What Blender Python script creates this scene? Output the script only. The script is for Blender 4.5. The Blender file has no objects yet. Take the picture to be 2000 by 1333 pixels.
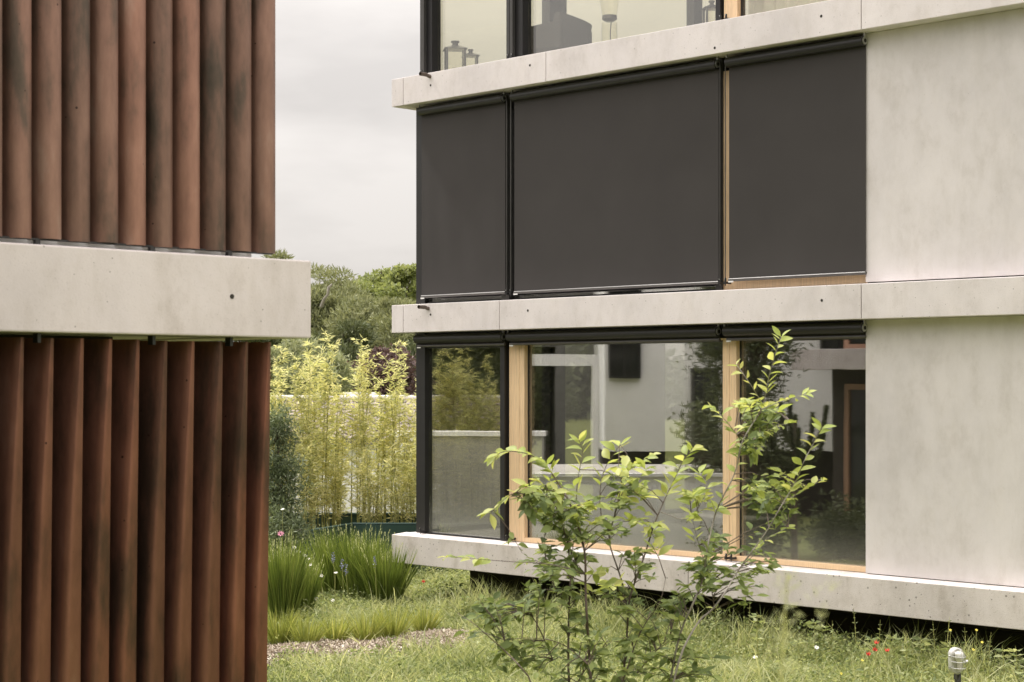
import bpy, bmesh, math, random
import numpy as np
from mathutils import Vector, Matrix
random.seed(7)
RNG = np.random.default_rng(11)
R = math.radians
SC = bpy.context.scene
COL = SC.collection
H = 2.9            # eye height above the garden
F = 3490.0         # focal length in pixels of the 2000 px wide photograph
HZ = 747.0         # horizon row

# ------------------------------------------------------------------ camera, sky, sun, exposure
cd = bpy.data.cameras.new('camera')
cam = bpy.data.objects.new('camera', cd); COL.objects.link(cam)
cam.location = (0, 0, H); cam.rotation_euler = (R(90), 0, 0)
cd.sensor_width = 36.0; cd.lens = 36.0 * F / 2000.0
cd.shift_x = 0.0; cd.shift_y = (HZ - 666.5) / 2000.0
cd.clip_start = 0.1; cd.clip_end = 2000
cd.dof.use_dof = True; cd.dof.focus_distance = 19.5; cd.dof.aperture_fstop = 7.1
SC.camera = cam

SUN_EL, SUN_AZ = 54.0, (-1.0, 0.80)      # direction towards the sun, seen from above
sd = bpy.data.lights.new('sun', 'SUN'); sd.energy = 3.9; sd.angle = R(7); sd.color = (1.0, 0.965, 0.92)
sun = bpy.data.objects.new('sun', sd); COL.objects.link(sun)
az = Vector(SUN_AZ).normalized()
sv = Vector((az.x * math.cos(R(SUN_EL)), az.y * math.cos(R(SUN_EL)), math.sin(R(SUN_EL))))
sun.rotation_euler = sv.to_track_quat('Z', 'Y').to_euler(); sun.location = (0, 0, 30)

w = bpy.data.worlds.new('World'); SC.world = w; w.use_nodes = True
wn, wl = w.node_tree.nodes, w.node_tree.links
wn.clear()
wo = wn.new('ShaderNodeOutputWorld'); bg = wn.new('ShaderNodeBackground')
sky = wn.new('ShaderNodeTexSky'); sky.sky_type = 'NISHITA'; sky.sun_disc = False
sky.sun_elevation = R(SUN_EL); sky.sun_rotation = math.atan2(az.x, az.y); sky.air_density = 1.0; sky.dust_density = 2.0
sks = wn.new('ShaderNodeVectorMath'); sks.operation = 'SCALE'; sks.inputs['Scale'].default_value = 0.10
wl.new(sky.outputs[0], sks.inputs[0])
tc = wn.new('ShaderNodeTexCoord'); sep = wn.new('ShaderNodeSeparateXYZ')
wl.new(tc.outputs['Generated'], sep.inputs[0])
# an overcast sky: brighter towards the zenith, soft cloud layers
mr = wn.new('ShaderNodeMapRange'); mr.inputs['From Min'].default_value = 0.0; mr.inputs['From Max'].default_value = 1.0
mr.inputs['To Min'].default_value = 0.80; mr.inputs['To Max'].default_value = 5.0
zp2 = wn.new('ShaderNodeMath'); zp2.operation = 'POWER'; zp2.inputs[1].default_value = 1.6; zp2.use_clamp = True
zmx = wn.new('ShaderNodeMath'); zmx.operation = 'MAXIMUM'; zmx.inputs[1].default_value = 0.0
wl.new(sep.outputs['Z'], zmx.inputs[0]); wl.new(zmx.outputs[0], zp2.inputs[0]); wl.new(zp2.outputs[0], mr.inputs['Value'])
mp = wn.new('ShaderNodeMapping'); mp.inputs['Scale'].default_value = (2.2, 2.2, 7.0)
wl.new(tc.outputs['Generated'], mp.inputs[0])
no = wn.new('ShaderNodeTexNoise'); no.inputs['Scale'].default_value = 1.7; no.inputs['Detail'].default_value = 6; no.inputs['Roughness'].default_value = 0.5
wl.new(mp.outputs[0], no.inputs['Vector'])
cr = wn.new('ShaderNodeValToRGB')
cr.color_ramp.elements[0].position = 0.40; cr.color_ramp.elements[0].color = (0.78, 0.735, 0.70, 1)
cr.color_ramp.elements[1].position = 0.60; cr.color_ramp.elements[1].color = (1.0, 0.945, 0.90, 1)
wl.new(no.outputs['Fac'], cr.inputs[0])
cm = wn.new('ShaderNodeVectorMath'); cm.operation = 'SCALE'
wl.new(cr.outputs[0], cm.inputs[0]); wl.new(mr.outputs[0], cm.inputs['Scale'])
mx = wn.new('ShaderNodeMixRGB'); mx.inputs[0].default_value = 0.93
wl.new(sks.outputs[0], mx.inputs[1]); wl.new(cm.outputs[0], mx.inputs[2])
wl.new(mx.outputs[0], bg.inputs[0]); bg.inputs[1].default_value = 1.0
wl.new(bg.outputs[0], wo.inputs[0])

SC.view_settings.view_transform = 'Standard'; SC.view_settings.look = 'None'
SC.view_settings.exposure = 0.0; SC.view_settings.gamma = 1.0
SC.view_settings.use_curve_mapping = False
SC.render.engine = 'CYCLES'
SC.cycles.max_bounces = 9; SC.cycles.transparent_max_bounces = 24; SC.cycles.glossy_bounces = 4
SC.cycles.transmission_bounces = 8; SC.cycles.diffuse_bounces = 4
SC.cycles.use_denoising = True
SC.cycles.caustics_reflective = False; SC.cycles.caustics_refractive = False
SC.cycles.sample_clamp_indirect = 6

# ------------------------------------------------------------------ materials
def mat(name):
    m = bpy.data.materials.new(name); m.use_nodes = True
    nt = m.node_tree; b = nt.nodes['Principled BSDF']
    return m, nt.nodes, nt.links, b

def noise(n, l, vec, scale, detail=4, rough=0.55, mapping=None):
    t = n.new('ShaderNodeTexNoise'); t.inputs['Scale'].default_value = scale
    t.inputs['Detail'].default_value = detail; t.inputs['Roughness'].default_value = rough
    if mapping:
        m = n.new('ShaderNodeMapping'); m.inputs['Scale'].default_value = mapping
        l.new(vec, m.inputs[0]); vec = m.outputs[0]
    l.new(vec, t.inputs['Vector']); return t.outputs['Fac']

def ramp(n, l, fac, stops):
    r = n.new('ShaderNodeValToRGB'); e = r.color_ramp.elements
    e[0].position, e[0].color = stops[0][0], (*stops[0][1], 1)
    e[1].position, e[1].color = stops[-1][0], (*stops[-1][1], 1)
    for p, c in stops[1:-1]:
        k = e.new(p); k.color = (*c, 1)
    l.new(fac, r.inputs[0]); return r.outputs[0]

def mixc(n, l, fac, a, b, mode='MIX'):
    m = n.new('ShaderNodeMixRGB'); m.blend_type = mode
    for i, v in enumerate((fac, a, b)):
        if hasattr(v, 'links') or hasattr(v, 'node'): l.new(v, m.inputs[i])
        elif isinstance(v, (int, float)): m.inputs[i].default_value = v
        else: m.inputs[i].default_value = (*v, 1)
    return m.outputs[0]

def bump(n, l, b, h, strength=0.3, dist=0.01):
    u = n.new('ShaderNodeBump'); u.inputs['Strength'].default_value = strength; u.inputs['Distance'].default_value = dist
    l.new(h, u.inputs['Height']); l.new(u.outputs[0], b.inputs['Normal'])

def m_concrete(name, base, pore=0.5, grain=1.0, stain=0.5):
    m, n, l, b = mat(name)
    c = n.new('ShaderNodeNewGeometry').outputs['Position']
    big = noise(n, l, c, 0.9, 5, 0.6)
    st = noise(n, l, c, 2.4, 6, 0.68, (1.2, 1.2, 0.7))
    lo = tuple(x * 0.88 for x in base); hi = tuple(min(1, x * 1.07) for x in base)
    col = ramp(n, l, big, [(0.3, lo), (0.5, base), (0.72, hi)])
    col2 = ramp(n, l, st, [(0.30, (0.90, 0.895, 0.88)), (0.50, (1, 1, 1)), (0.75, (1.02, 1.015, 1.0))])
    col = mixc(n, l, 0.75, col, col2, 'MULTIPLY')
    blot = noise(n, l, c, 3.3, 9, 0.72, (1, 1, 0.75))
    col = mixc(n, l, stain, col, ramp(n, l, blot, [(0.34, (0.74, 0.72, 0.68)), (0.47, (0.96, 0.955, 0.94)), (0.56, (1.0, 1.0, 1.0)), (0.70, (1.05, 1.05, 1.04))]), 'MULTIPLY')
    run = noise(n, l, c, 4.0, 6, 0.65, (1.6, 1.6, 0.5))
    col = mixc(n, l, stain * 0.7, col, ramp(n, l, run, [(0.36, (0.86, 0.85, 0.82)), (0.50, (1, 1, 1))]), 'MULTIPLY')
    fine = noise(n, l, c, 95, 3, 0.75)
    col3 = ramp(n, l, fine, [(0.28, (0.55, 0.53, 0.49)), (0.42, (1, 1, 1)), (0.66, (1.0, 1.0, 1.0)), (0.78, (1.22, 1.22, 1.2))])
    col = mixc(n, l, 0.55 * grain, col, col3, 'MULTIPLY')
    v = n.new('ShaderNodeTexVoronoi'); v.inputs['Scale'].default_value = 17; l.new(c, v.inputs['Vector'])
    rnd = n.new('ShaderNodeSeparateXYZ'); l.new(v.outputs['Color'], rnd.inputs[0])
    thr = n.new('ShaderNodeMath'); thr.operation = 'MULTIPLY'; l.new(rnd.outputs[0], thr.inputs[0]); thr.inputs[1].default_value = 0.16 * pore
    lt = n.new('ShaderNodeMath'); lt.operation = 'LESS_THAN'; l.new(v.outputs['Distance'], lt.inputs[0]); l.new(thr.outputs[0], lt.inputs[1])
    fm = n.new('ShaderNodeMath'); fm.operation = 'MULTIPLY'; fm.inputs[1].default_value = 0.6; l.new(lt.outputs[0], fm.inputs[0])
    col = mixc(n, l, fm.outputs[0], col, (0.12, 0.11, 0.095))
    l.new(col, b.inputs['Base Color']); b.inputs['Roughness'].default_value = 0.88
    b.inputs['Specular IOR Level'].default_value = 0.3
    hs = n.new('ShaderNodeMath'); hs.operation = 'SUBTRACT'; l.new(fine, hs.inputs[0]); l.new(lt.outputs[0], hs.inputs[1])
    bump(n, l, b, hs.outputs[0], 0.35 * grain, 0.004)
    return m

def m_plain(name, c, rough=0.6, metal=0.0, var=0.12, scale=8, spec=0.5, bumps=0.0, bscale=60):
    m, n, l, b = mat(name)
    p = n.new('ShaderNodeNewGeometry').outputs['Position']
    f = noise(n, l, p, scale, 5)
    col = ramp(n, l, f, [(0.25, tuple(x * (1 - var) for x in c)), (0.75, tuple(min(1, x * (1 + var)) for x in c))])
    l.new(col, b.inputs['Base Color'])
    b.inputs['Roughness'].default_value = rough; b.inputs['Metallic'].default_value = metal
    b.inputs['Specular IOR Level'].default_value = spec
    if bumps: bump(n, l, b, noise(n, l, p, bscale, 4), bumps, 0.004)
    return m

def m_wood(name, c):
    m, n, l, b = mat(name)
    tcn = n.new('ShaderNodeTexCoord').outputs['Object']
    f = noise(n, l, tcn, 7, 6, 0.6, (14, 14, 0.6))
    g = noise(n, l, tcn, 1.3, 3)
    col = ramp(n, l, f, [(0.3, tuple(x * 0.78 for x in c)), (0.55, c), (0.8, tuple(min(1, x * 1.12) for x in c))])
    col = mixc(n, l, 0.5, col, ramp(n, l, g, [(0.3, (0.86, 0.82, 0.78)), (0.7, (1.06, 1.04, 1.0))]), 'MULTIPLY')
    l.new(col, b.inputs['Base Color']); b.inputs['Roughness'].default_value = 0.5
    bump(n, l, b, f, 0.12, 0.002)
    return m

def m_leaf(name, stops, trans=0.35, spec=0.3, rough=0.5, big=0.35):
    """leaf colour varies per leaf (island) and slowly over the plant"""
    m, n, l, b = mat(name)
    gi = n.new('ShaderNodeNewGeometry')
    oi = n.new('ShaderNodeObjectInfo')
    ad = n.new('ShaderNodeMath'); ad.operation = 'ADD'; l.new(gi.outputs['Random Per Island'], ad.inputs[0]); l.new(oi.outputs['Random'], ad.inputs[1])
    fr = n.new('ShaderNodeMath'); fr.operation = 'FRACT'; l.new(ad.outputs[0], fr.inputs[0])
    bigf = noise(n, l, gi.outputs['Position'], 1.1, 2)
    mm = n.new('ShaderNodeMath'); mm.operation = 'MULTIPLY_ADD'; l.new(bigf, mm.inputs[0]); mm.inputs[1].default_value = big
    ml = n.new('ShaderNodeMath'); ml.operation = 'MULTIPLY'; l.new(fr.outputs[0], ml.inputs[0]); ml.inputs[1].default_value = 1 - big
    l.new(ml.outputs[0], mm.inputs[2])
    col = ramp(n, l, mm.outputs[0], stops)
    l.new(col, b.inputs['Base Color']); b.inputs['Roughness'].default_value = rough; b.inputs['Specular IOR Level'].default_value = spec
    tr = n.new('ShaderNodeBsdfTranslucent'); l.new(mixc(n, l, 1.0, col, (1.2, 1.15, 0.8), 'MULTIPLY'), tr.inputs[0])
    ms = n.new('ShaderNodeMixShader'); ms.inputs[0].default_value = trans
    l.new(b.outputs[0], ms.inputs[1]); l.new(tr.outputs[0], ms.inputs[2])
    l.new(ms.outputs[0], n['Material Output'].inputs[0])
    return m

def m_glass(name, tint, refl, wave=0.02, film=None):
    m, n, l, b = mat(name); n.remove(b)
    t = n.new('ShaderNodeBsdfTransparent'); t.inputs[0].default_value = (*tint, 1)
    g = n.new('ShaderNodeBsdfGlossy'); g.inputs['Roughness'].default_value = 0.0; g.inputs[0].default_value = (0.97, 0.97, 0.98, 1)
    fz = n.new('ShaderNodeLayerWeight'); fz.inputs['Blend'].default_value = 0.5
    pw = n.new('ShaderNodeMath'); pw.operation = 'POWER'; pw.inputs[1].default_value = 4.0; l.new(fz.outputs['Facing'], pw.inputs[0])
    a = n.new('ShaderNodeMath'); a.operation = 'MULTIPLY_ADD'; a.inputs[1].default_value = 0.6; a.inputs[2].default_value = refl
    a.use_clamp = True
    l.new(pw.outputs[0], a.inputs[0])
    p = n.new('ShaderNodeNewGeometry').outputs['Position']
    nz = noise(n, l, p, 1.1, 2, 0.4)
    u = n.new('ShaderNodeBump'); u.inputs['Strength'].default_value = wave; u.inputs['Distance'].default_value = 0.03
    l.new(nz, u.inputs['Height']); l.new(u.outputs[0], g.inputs['Normal'])
    ms = n.new('ShaderNodeMixShader'); l.new(a.outputs[0], ms.inputs[0]); l.new(t.outputs[0], ms.inputs[1]); l.new(g.outputs[0], ms.inputs[2])
    if film:
        sx = n.new('ShaderNodeSeparateXYZ'); l.new(p, sx.inputs[0])
        q = n.new('ShaderNodeMapRange'); q.interpolation_type = 'SMOOTHSTEP'; l.new(sx.outputs[2], q.inputs['Value'])
        for k_, v_ in zip(('From Min', 'From Max', 'To Min', 'To Max'), film): q.inputs[k_].default_value = v_
        k = n.new('ShaderNodeMath'); k.operation = 'MULTIPLY'; l.new(q.outputs[0], k.inputs[0])
        k2 = n.new('ShaderNodeMath'); k2.operation = 'ADD'; k2.inputs[1].default_value = 0.45; l.new(noise(n, l, p, 3.0, 5, 0.6), k2.inputs[0]); l.new(k2.outputs[0], k.inputs[1])
        dfs = n.new('ShaderNodeBsdfDiffuse'); dfs.inputs[0].default_value = (0.42, 0.43, 0.37, 1)
        m2 = n.new('ShaderNodeMixShader'); l.new(k.outputs[0], m2.inputs[0]); l.new(ms.outputs[0], m2.inputs[1]); l.new(dfs.outputs[0], m2.inputs[2]); ms = m2
    l.new(ms.outputs[0], n['Material Output'].inputs[0])
    return m

def m_copper(name, dark):
    m, n, l, b = mat(name)
    tcn = n.new('ShaderNodeTexCoord').outputs['Object']
    oi = n.new('ShaderNodeObjectInfo')
    off = n.new('ShaderNodeVectorMath'); off.operation = 'SCALE'; off.inputs['Scale'].default_value = 40
    cx = n.new('ShaderNodeCombineXYZ'); l.new(oi.outputs['Random'], cx.inputs[0]); l.new(oi.outputs['Random'], cx.inputs[2]); l.new(cx.outputs[0], off.inputs[0])
    ad = n.new('ShaderNodeVectorMath'); ad.operation = 'ADD'; l.new(tcn, ad.inputs[0]); l.new(off.outputs[0], ad.inputs[1])
    v = ad.outputs[0]
    f = noise(n, l, v, 1.6, 6, 0.62, (3.2, 3.2, 1.0))
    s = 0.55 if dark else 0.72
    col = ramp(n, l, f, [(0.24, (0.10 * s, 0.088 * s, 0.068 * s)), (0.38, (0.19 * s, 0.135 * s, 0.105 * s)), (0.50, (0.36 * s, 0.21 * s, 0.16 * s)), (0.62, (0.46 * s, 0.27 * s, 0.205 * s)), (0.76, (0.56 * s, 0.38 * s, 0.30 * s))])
    col = mixc(n, l, 0.55, col, ramp(n, l, oi.outputs['Random'], [(0.0, (0.55, 0.60, 0.60)), (0.35, (0.85, 0.86, 0.85)), (0.7, (1, 0.96, 0.93)), (1.0, (1.12, 0.98, 0.92))]), 'MULTIPLY')
    vo = n.new('ShaderNodeTexVoronoi'); vo.inputs['Scale'].default_value = 11; l.new(v, vo.inputs['Vector'])
    sx = n.new('ShaderNodeSeparateXYZ'); l.new(vo.outputs['Color'], sx.inputs[0])
    th = n.new('ShaderNodeMath'); th.operation = 'MULTIPLY'; th.inputs[1].default_value = 0.07; l.new(sx.outputs[0], th.inputs[0])
    lt = n.new('ShaderNodeMath'); lt.operation = 'LESS_THAN'; l.new(vo.outputs['Distance'], lt.inputs[0]); l.new(th.outputs[0], lt.inputs[1])
    col = mixc(n, l, lt.outputs[0], col, (0.05, 0.03, 0.025))
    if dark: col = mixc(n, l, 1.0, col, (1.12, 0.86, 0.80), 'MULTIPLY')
    l.new(col, b.inputs['Base Color']); b.inputs['Roughness'].default_value = 0.40; b.inputs['Metallic'].default_value = 0.8
    bump(n, l, b, noise(n, l, v, 5, 4, 0.6, (4, 4, 1)), 0.15, 0.01)
    return m

M = {}
M['conc'] = m_concrete('smooth_concrete', (0.71, 0.665, 0.66), 0.7, 1.0, 0.40)
M['concwall'] = m_concrete('wall_concrete', (0.67, 0.635, 0.632), 0.3, 0.4, 0.38)
M['concrough'] = m_concrete('rough_concrete', (0.67, 0.62, 0.60), 1.3, 1.9, 0.75)
M['concleft'] = m_concrete('old_concrete', (0.635, 0.578, 0.585), 0.5, 0.6, 0.6)
M['hole'] = m_plain('hole_dark', (0.035, 0.03, 0.025), 0.9)
M['joint'] = m_plain('joint_grey', (0.16, 0.15, 0.135), 0.9)
M['wood'] = m_wood('larch_wood', (0.84, 0.62, 0.39))
M['dwood'] = m_wood('weathered_wood', (0.36, 0.21, 0.14))
M['black'] = m_plain('black_powder_coat', (0.018, 0.017, 0.017), 0.42)
M['rail'] = m_plain('rail_aluminium_dark', (0.07, 0.067, 0.064), 0.4, 0.4)
M['steel'] = m_plain('bright_steel', (0.62, 0.62, 0.62), 0.28, 0.9)
M['label'] = m_plain('white_plastic_clip', (0.7, 0.7, 0.68), 0.5)
M['fabric'] = m_plain('charcoal_screen_fabric', (0.048, 0.0435, 0.042), 0.85, 0, 0.10, 1.2, 0.35, 0.2, 700)
M['bar'] = m_plain('blind_bar', (0.11, 0.105, 0.10), 0.35, 0.5)
M['glassg'] = m_glass('tinted_window_glass', (0.985, 0.985, 0.955), 0.31, 0.02, (0.9, 1.5, 0.20, 0.012))
M['glassu'] = m_glass('clear_window_glass', (0.975, 0.965, 0.90), 0.12)
M['glassdark'] = m_plain('dark_window_glass', (0.02, 0.022, 0.022), 0.06)
M['plinth'] = m_plain('dark_plinth', (0.045, 0.036, 0.03), 0.9)
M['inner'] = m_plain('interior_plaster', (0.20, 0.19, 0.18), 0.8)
M['floor'] = m_plain('terrace_floor', (0.34, 0.32, 0.28), 0.7, 0, 0.15, 3)
M['copper'] = m_copper('aged_copper', False)
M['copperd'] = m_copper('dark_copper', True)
M['spout'] = m_plain('copper_spout', (0.15, 0.115, 0.10), 0.5, 0.4)
M['white'] = m_plain('white_render', (0.86, 0.85, 0.84), 0.85, 0, 0.06, 1.5)
M['tile'] = m_plain('roof_tile', (0.20, 0.165, 0.145), 0.8, 0, 0.35, 2.5)
M['bark'] = m_plain('bark', (0.11, 0.085, 0.065), 0.9, 0, 0.35, 12, 0.2, 0.6, 25)
M['stem'] = m_plain('shrub_stem', (0.10, 0.072, 0.055), 0.75, 0, 0.35, 9)
M['greystem'] = m_plain('grey_shrub_stem', (0.24, 0.215, 0.185), 0.75, 0, 0.3, 9)
M['culm'] = m_plain('bamboo_culm', (0.33, 0.33, 0.11), 0.5, 0, 0.4, 5)
M['greenbox'] = m_plain('dark_green_planter', (0.022, 0.058, 0.048), 0.55, 0, 0.2, 3)
M['soil'] = m_plain('soil', (0.10, 0.08, 0.06), 0.95, 0, 0.4, 9)
M['chips'] = m_leaf('bark_chips', [(0.0, (0.13, 0.10, 0.075)), (0.35, (0.40, 0.33, 0.255)), (0.7, (0.62, 0.54, 0.44)), (1.0, (0.80, 0.73, 0.64))], 0.0, 0.2, 0.8, 0.25)
M['young'] = m_leaf('young_leaf', [(0.0, (0.24, 0.31, 0.09)), (0.5, (0.42, 0.48, 0.15)), (0.85, (0.60, 0.60, 0.24)), (1.0, (0.66, 0.50, 0.26))], 0.45)
M['mature'] = m_leaf('mature_leaf', [(0.0, (0.06, 0.09, 0.04)), (0.4, (0.17, 0.22, 0.08)), (0.75, (0.34, 0.40, 0.15)), (1.0, (0.56, 0.56, 0.28))], 0.42, 0.2, 0.55)
M['bamboo'] = m_leaf('bamboo_leaf', [(0.0, (0.16, 0.20, 0.08)), (0.18, (0.38, 0.42, 0.20)), (0.45, (0.68, 0.68, 0.38)), (0.8, (0.86, 0.83, 0.54)), (1.0, (0.92, 0.88, 0.72))], 0.55)
M['pine'] = m_leaf('pine_needles', [(0.0, (0.12, 0.135, 0.065)), (0.5, (0.25, 0.27, 0.14)), (1.0, (0.42, 0.42, 0.25))], 0.25, 0.3, 0.6, 0.5)
M['darkpine'] = m_leaf('dark_needles', [(0.0, (0.05, 0.065, 0.03)), (0.5, (0.11, 0.13, 0.06)), (1.0, (0.20, 0.215, 0.12))], 0.2, 0.3, 0.6, 0.5)
M['oak'] = m_leaf('oak_leaves', [(0.0, (0.11, 0.14, 0.045)), (0.5, (0.25, 0.29, 0.11)), (1.0, (0.42, 0.44, 0.22))], 0.4, 0.3, 0.5, 0.5)
M['purple'] = m_leaf('purple_leaves', [(0.0, (0.045, 0.028, 0.03)), (0.5, (0.12, 0.075, 0.075)), (1.0, (0.27, 0.19, 0.17))], 0.25)
M['silver'] = m_leaf('silver_leaves', [(0.0, (0.14, 0.17, 0.09)), (0.5, (0.30, 0.33, 0.19)), (1.0, (0.50, 0.51, 0.34))], 0.35)
M['budd'] = m_leaf('grey_green_leaves', [(0.0, (0.07, 0.095, 0.05)), (0.5, (0.16, 0.20, 0.11)), (1.0, (0.31, 0.35, 0.22))], 0.3)
M['reed'] = m_leaf('tall_grass_blades', [(0.0, (0.06, 0.10, 0.02)), (0.5, (0.17, 0.23, 0.045)), (0.85, (0.30, 0.35, 0.09)), (1.0, (0.42, 0.38, 0.17))], 0.35, 0.3, 0.5, 0.3)
M['tuft'] = m_leaf('pale_grass_blades', [(0.0, (0.14, 0.18, 0.04)), (0.5, (0.31, 0.35, 0.085)), (0.85, (0.45, 0.45, 0.15)), (1.0, (0.58, 0.51, 0.27))], 0.4)
M['meadow'] = m_leaf('meadow_blades', [(0.0, (0.08, 0.12, 0.045)), (0.3, (0.22, 0.27, 0.11)), (0.55, (0.44, 0.47, 0.24)), (0.8, (0.64, 0.63, 0.40)), (1.0, (0.84, 0.77, 0.60))], 0.48, 0.25, 0.6, 0.6)
M['herb'] = m_leaf('herb_leaves', [(0.0, (0.07, 0.11, 0.04)), (0.4, (0.24, 0.29, 0.12)), (0.7, (0.44, 0.48, 0.24)), (1.0, (0.70, 0.71, 0.46))], 0.5, 0.3, 0.5, 0.45)
M['red'] = m_plain('poppy_red', (0.62, 0.06, 0.035), 0.6)
M['petal'] = m_plain('white_petal', (0.82, 0.80, 0.74), 0.6)
M['pink'] = m_plain('pink_petal', (0.72, 0.30, 0.42), 0.6)
M['blue'] = m_plain('blue_petal', (0.30, 0.31, 0.50), 0.6)
M['yellow'] = m_plain('yellow_petal', (0.78, 0.68, 0.10), 0.6)
M['upholstery'] = m_plain('grey_upholstery', (0.085, 0.08, 0.078), 0.9)
M['plume'] = m_leaf('dry_plume', [(0.0, (0.42, 0.45, 0.25)), (1.0, (0.62, 0.64, 0.42))], 0.45)

def m_ground():
    m, n, l, b = mat('ground')
    p = n.new('ShaderNodeNewGeometry').outputs['Position']
    f = noise(n, l, p, 2.2, 8, 0.7); g = noise(n, l, p, 30, 5, 0.7)
    col = ramp(n, l, f, [(0.3, (0.09, 0.11, 0.035)), (0.5, (0.16, 0.18, 0.06)), (0.7, (0.21, 0.20, 0.09))])
    col = mixc(n, l, 0.7, col, ramp(n, l, g, [(0.3, (0.5, 0.5, 0.5)), (0.7, (1.3, 1.3, 1.2))]), 'MULTIPLY')
    l.new(col, b.inputs['Base Color']); b.inputs['Roughness'].default_value = 0.95; b.inputs['Specular IOR Level'].default_value = 0.15
    bump(n, l, b, g, 0.6, 0.03)
    return m
M['ground'] = m_ground()
M['gravel'] = m_concrete('gravel_top', (0.45, 0.43, 0.39), 1.6, 2.0)

# ------------------------------------------------------------------ mesh helpers
def tag(o, label=None, cat=None, group=None, kind=None):
    if label: o['label'] = label
    if cat: o['category'] = cat
    if group: o['group'] = group
    if kind: o['kind'] = kind
    return o

def thing(name, label, cat, loc=(0, 0, 0), rz=0.0, group=None):
    o = bpy.data.objects.new(name, None); COL.objects.link(o)
    o.location = loc; o.rotation_euler = (0, 0, rz); o.empty_display_size = 0.2
    return tag(o, label, cat, group)

class MB:
    def __init__(s): s.v = []; s.f = []; s.smooth = False
    def box(s, x0, x1, y0, y1, z0, z1):
        b = len(s.v)
        s.v += [(x0, y0, z0), (x1, y0, z0), (x1, y1, z0), (x0, y1, z0), (x0, y0, z1), (x1, y0, z1), (x1, y1, z1), (x0, y1, z1)]
        s.f += [(b, b+3, b+2, b+1), (b+4, b+5, b+6, b+7), (b, b+1, b+5, b+4), (b+1, b+2, b+6, b+5), (b+2, b+3, b+7, b+6), (b+3, b, b+4, b+7)]
        return s
    def tube(s, pts, rad, n=8, caps=True):
        pts = [Vector(p) for p in pts]
        if not hasattr(rad, '__len__'): rad = [rad] * len(pts)
        b = len(s.v); up = None
        for i, p in enumerate(pts):
            d = (pts[min(i+1, len(pts)-1)] - pts[max(i-1, 0)]).normalized()
            if up is None:
                up = Vector((0, 0, 1)) if abs(d.z) < 0.9 else Vector((1, 0, 0))
            a = d.cross(up).normalized(); c = a.cross(d).normalized(); up = c
            for k in range(n):
                t = 2 * math.pi * k / n
                s.v.append(tuple(p + (a * math.cos(t) + c * math.sin(t)) * rad[i]))
        for i in range(len(pts) - 1):
            for k in range(n):
                q = b + i * n + k; r = b + i * n + (k + 1) % n
                s.f.append((q, r, r + n, q + n))
        if caps:
            s.f.append(tuple(b + k for k in range(n))[::-1]); e = b + (len(pts) - 1) * n
            s.f.append(tuple(e + k for k in range(n)))
        s.smooth = True
        return s
    def prism(s, poly, z0, z1):
        b = len(s.v); n = len(poly)
        s.v += [(x, y, z0) for x, y in poly] + [(x, y, z1) for x, y in poly]
        s.f.append(tuple(b + i for i in range(n))[::-1]); s.f.append(tuple(b + n + i for i in range(n)))
        for i in range(n):
            j = (i + 1) % n; s.f.append((b + i, b + j, b + n + j, b + n + i))
        return s
    def mesh(s, name, m, bevel=0.0, smooth=None):
        me = bpy.data.meshes.new(name); me.from_pydata(s.v, [], s.f)
        bm = bmesh.new(); bm.from_mesh(me)
        bmesh.ops.recalc_face_normals(bm, faces=bm.faces)
        if bevel: bmesh.ops.bevel(bm, geom=list(bm.edges), offset=bevel, segments=2, profile=0.6, affect='EDGES')
        bm.to_mesh(me); bm.free()
        if m: me.materials.append(m)
        if smooth if smooth is not None else s.smooth:
            me.polygons.foreach_set('use_smooth', [True] * len(me.polygons))
            try: me.set_sharp_from_angle(angle=R(40))
            except Exception: pass
        return me
    def build(s, name, m, parent=None, bevel=0.0, smooth=None):
        o = bpy.data.objects.new(name, s.mesh(name, m, bevel, smooth)); COL.objects.link(o)
        if parent: o.parent = parent
        return o

def boxo(name, dims, m, parent=None, bevel=0.0):
    return MB().box(*dims).build(name, m, parent, bevel)

def np_mesh(name, V, Fs, m):
    """V (n,3), Fs list of (k,q) index arrays"""
    me = bpy.data.meshes.new(name)
    V = np.asarray(V, dtype=np.float32)
    me.vertices.add(len(V)); me.vertices.foreach_set('co', V.ravel())
    loops = np.concatenate([f.ravel() for f in Fs]).astype(np.int32)
    tot = np.concatenate([np.full(len(f), f.shape[1], dtype=np.int32) for f in Fs])
    start = np.concatenate([[0], np.cumsum(tot)[:-1]]).astype(np.int32)
    me.loops.add(len(loops)); me.loops.foreach_set('vertex_index', loops)
    me.polygons.add(len(tot)); me.polygons.foreach_set('loop_start', start)
    try: me.polygons.foreach_set('loop_total', tot)
    except Exception: pass
    me.update(calc_edges=True)
    if m: me.materials.append(m)
    return me

def link(name, me, parent=None):
    o = bpy.data.objects.new(name, me); COL.objects.link(o)
    if parent: o.parent = parent
    return o

def unit(a): return a / np.maximum(np.linalg.norm(a, axis=-1, keepdims=True), 1e-9)
def rdir(n, up=0.0, upw=1.0):
    d = RNG.normal(size=(n, 3)); d[:, 2] = d[:, 2] * upw + up
    return unit(d)

def leaves(P, D, L, W, fold=0.25):
    """rhombic folded leaves: base P, direction D, length L, width W -> V, faces"""
    n = len(P); S = unit(np.cross(D, rdir(n))); N = np.cross(S, D)
    L = np.broadcast_to(np.asarray(L, float), (n,))[:, None]; W = np.broadcast_to(np.asarray(W, float), (n,))[:, None]
    mid = P + D * L * 0.45 
    V = np.stack([P, mid + S * W * 0.5 + N * W * fold, P + D * L - N * L * 0.08, mid - S * W * 0.5 + N * W * fold], 1).reshape(-1, 3)
    i = np.arange(n)[:, None] * 4
    return V, np.concatenate([i + [0, 1, 2], i + [0, 2, 3]], 0)

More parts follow.
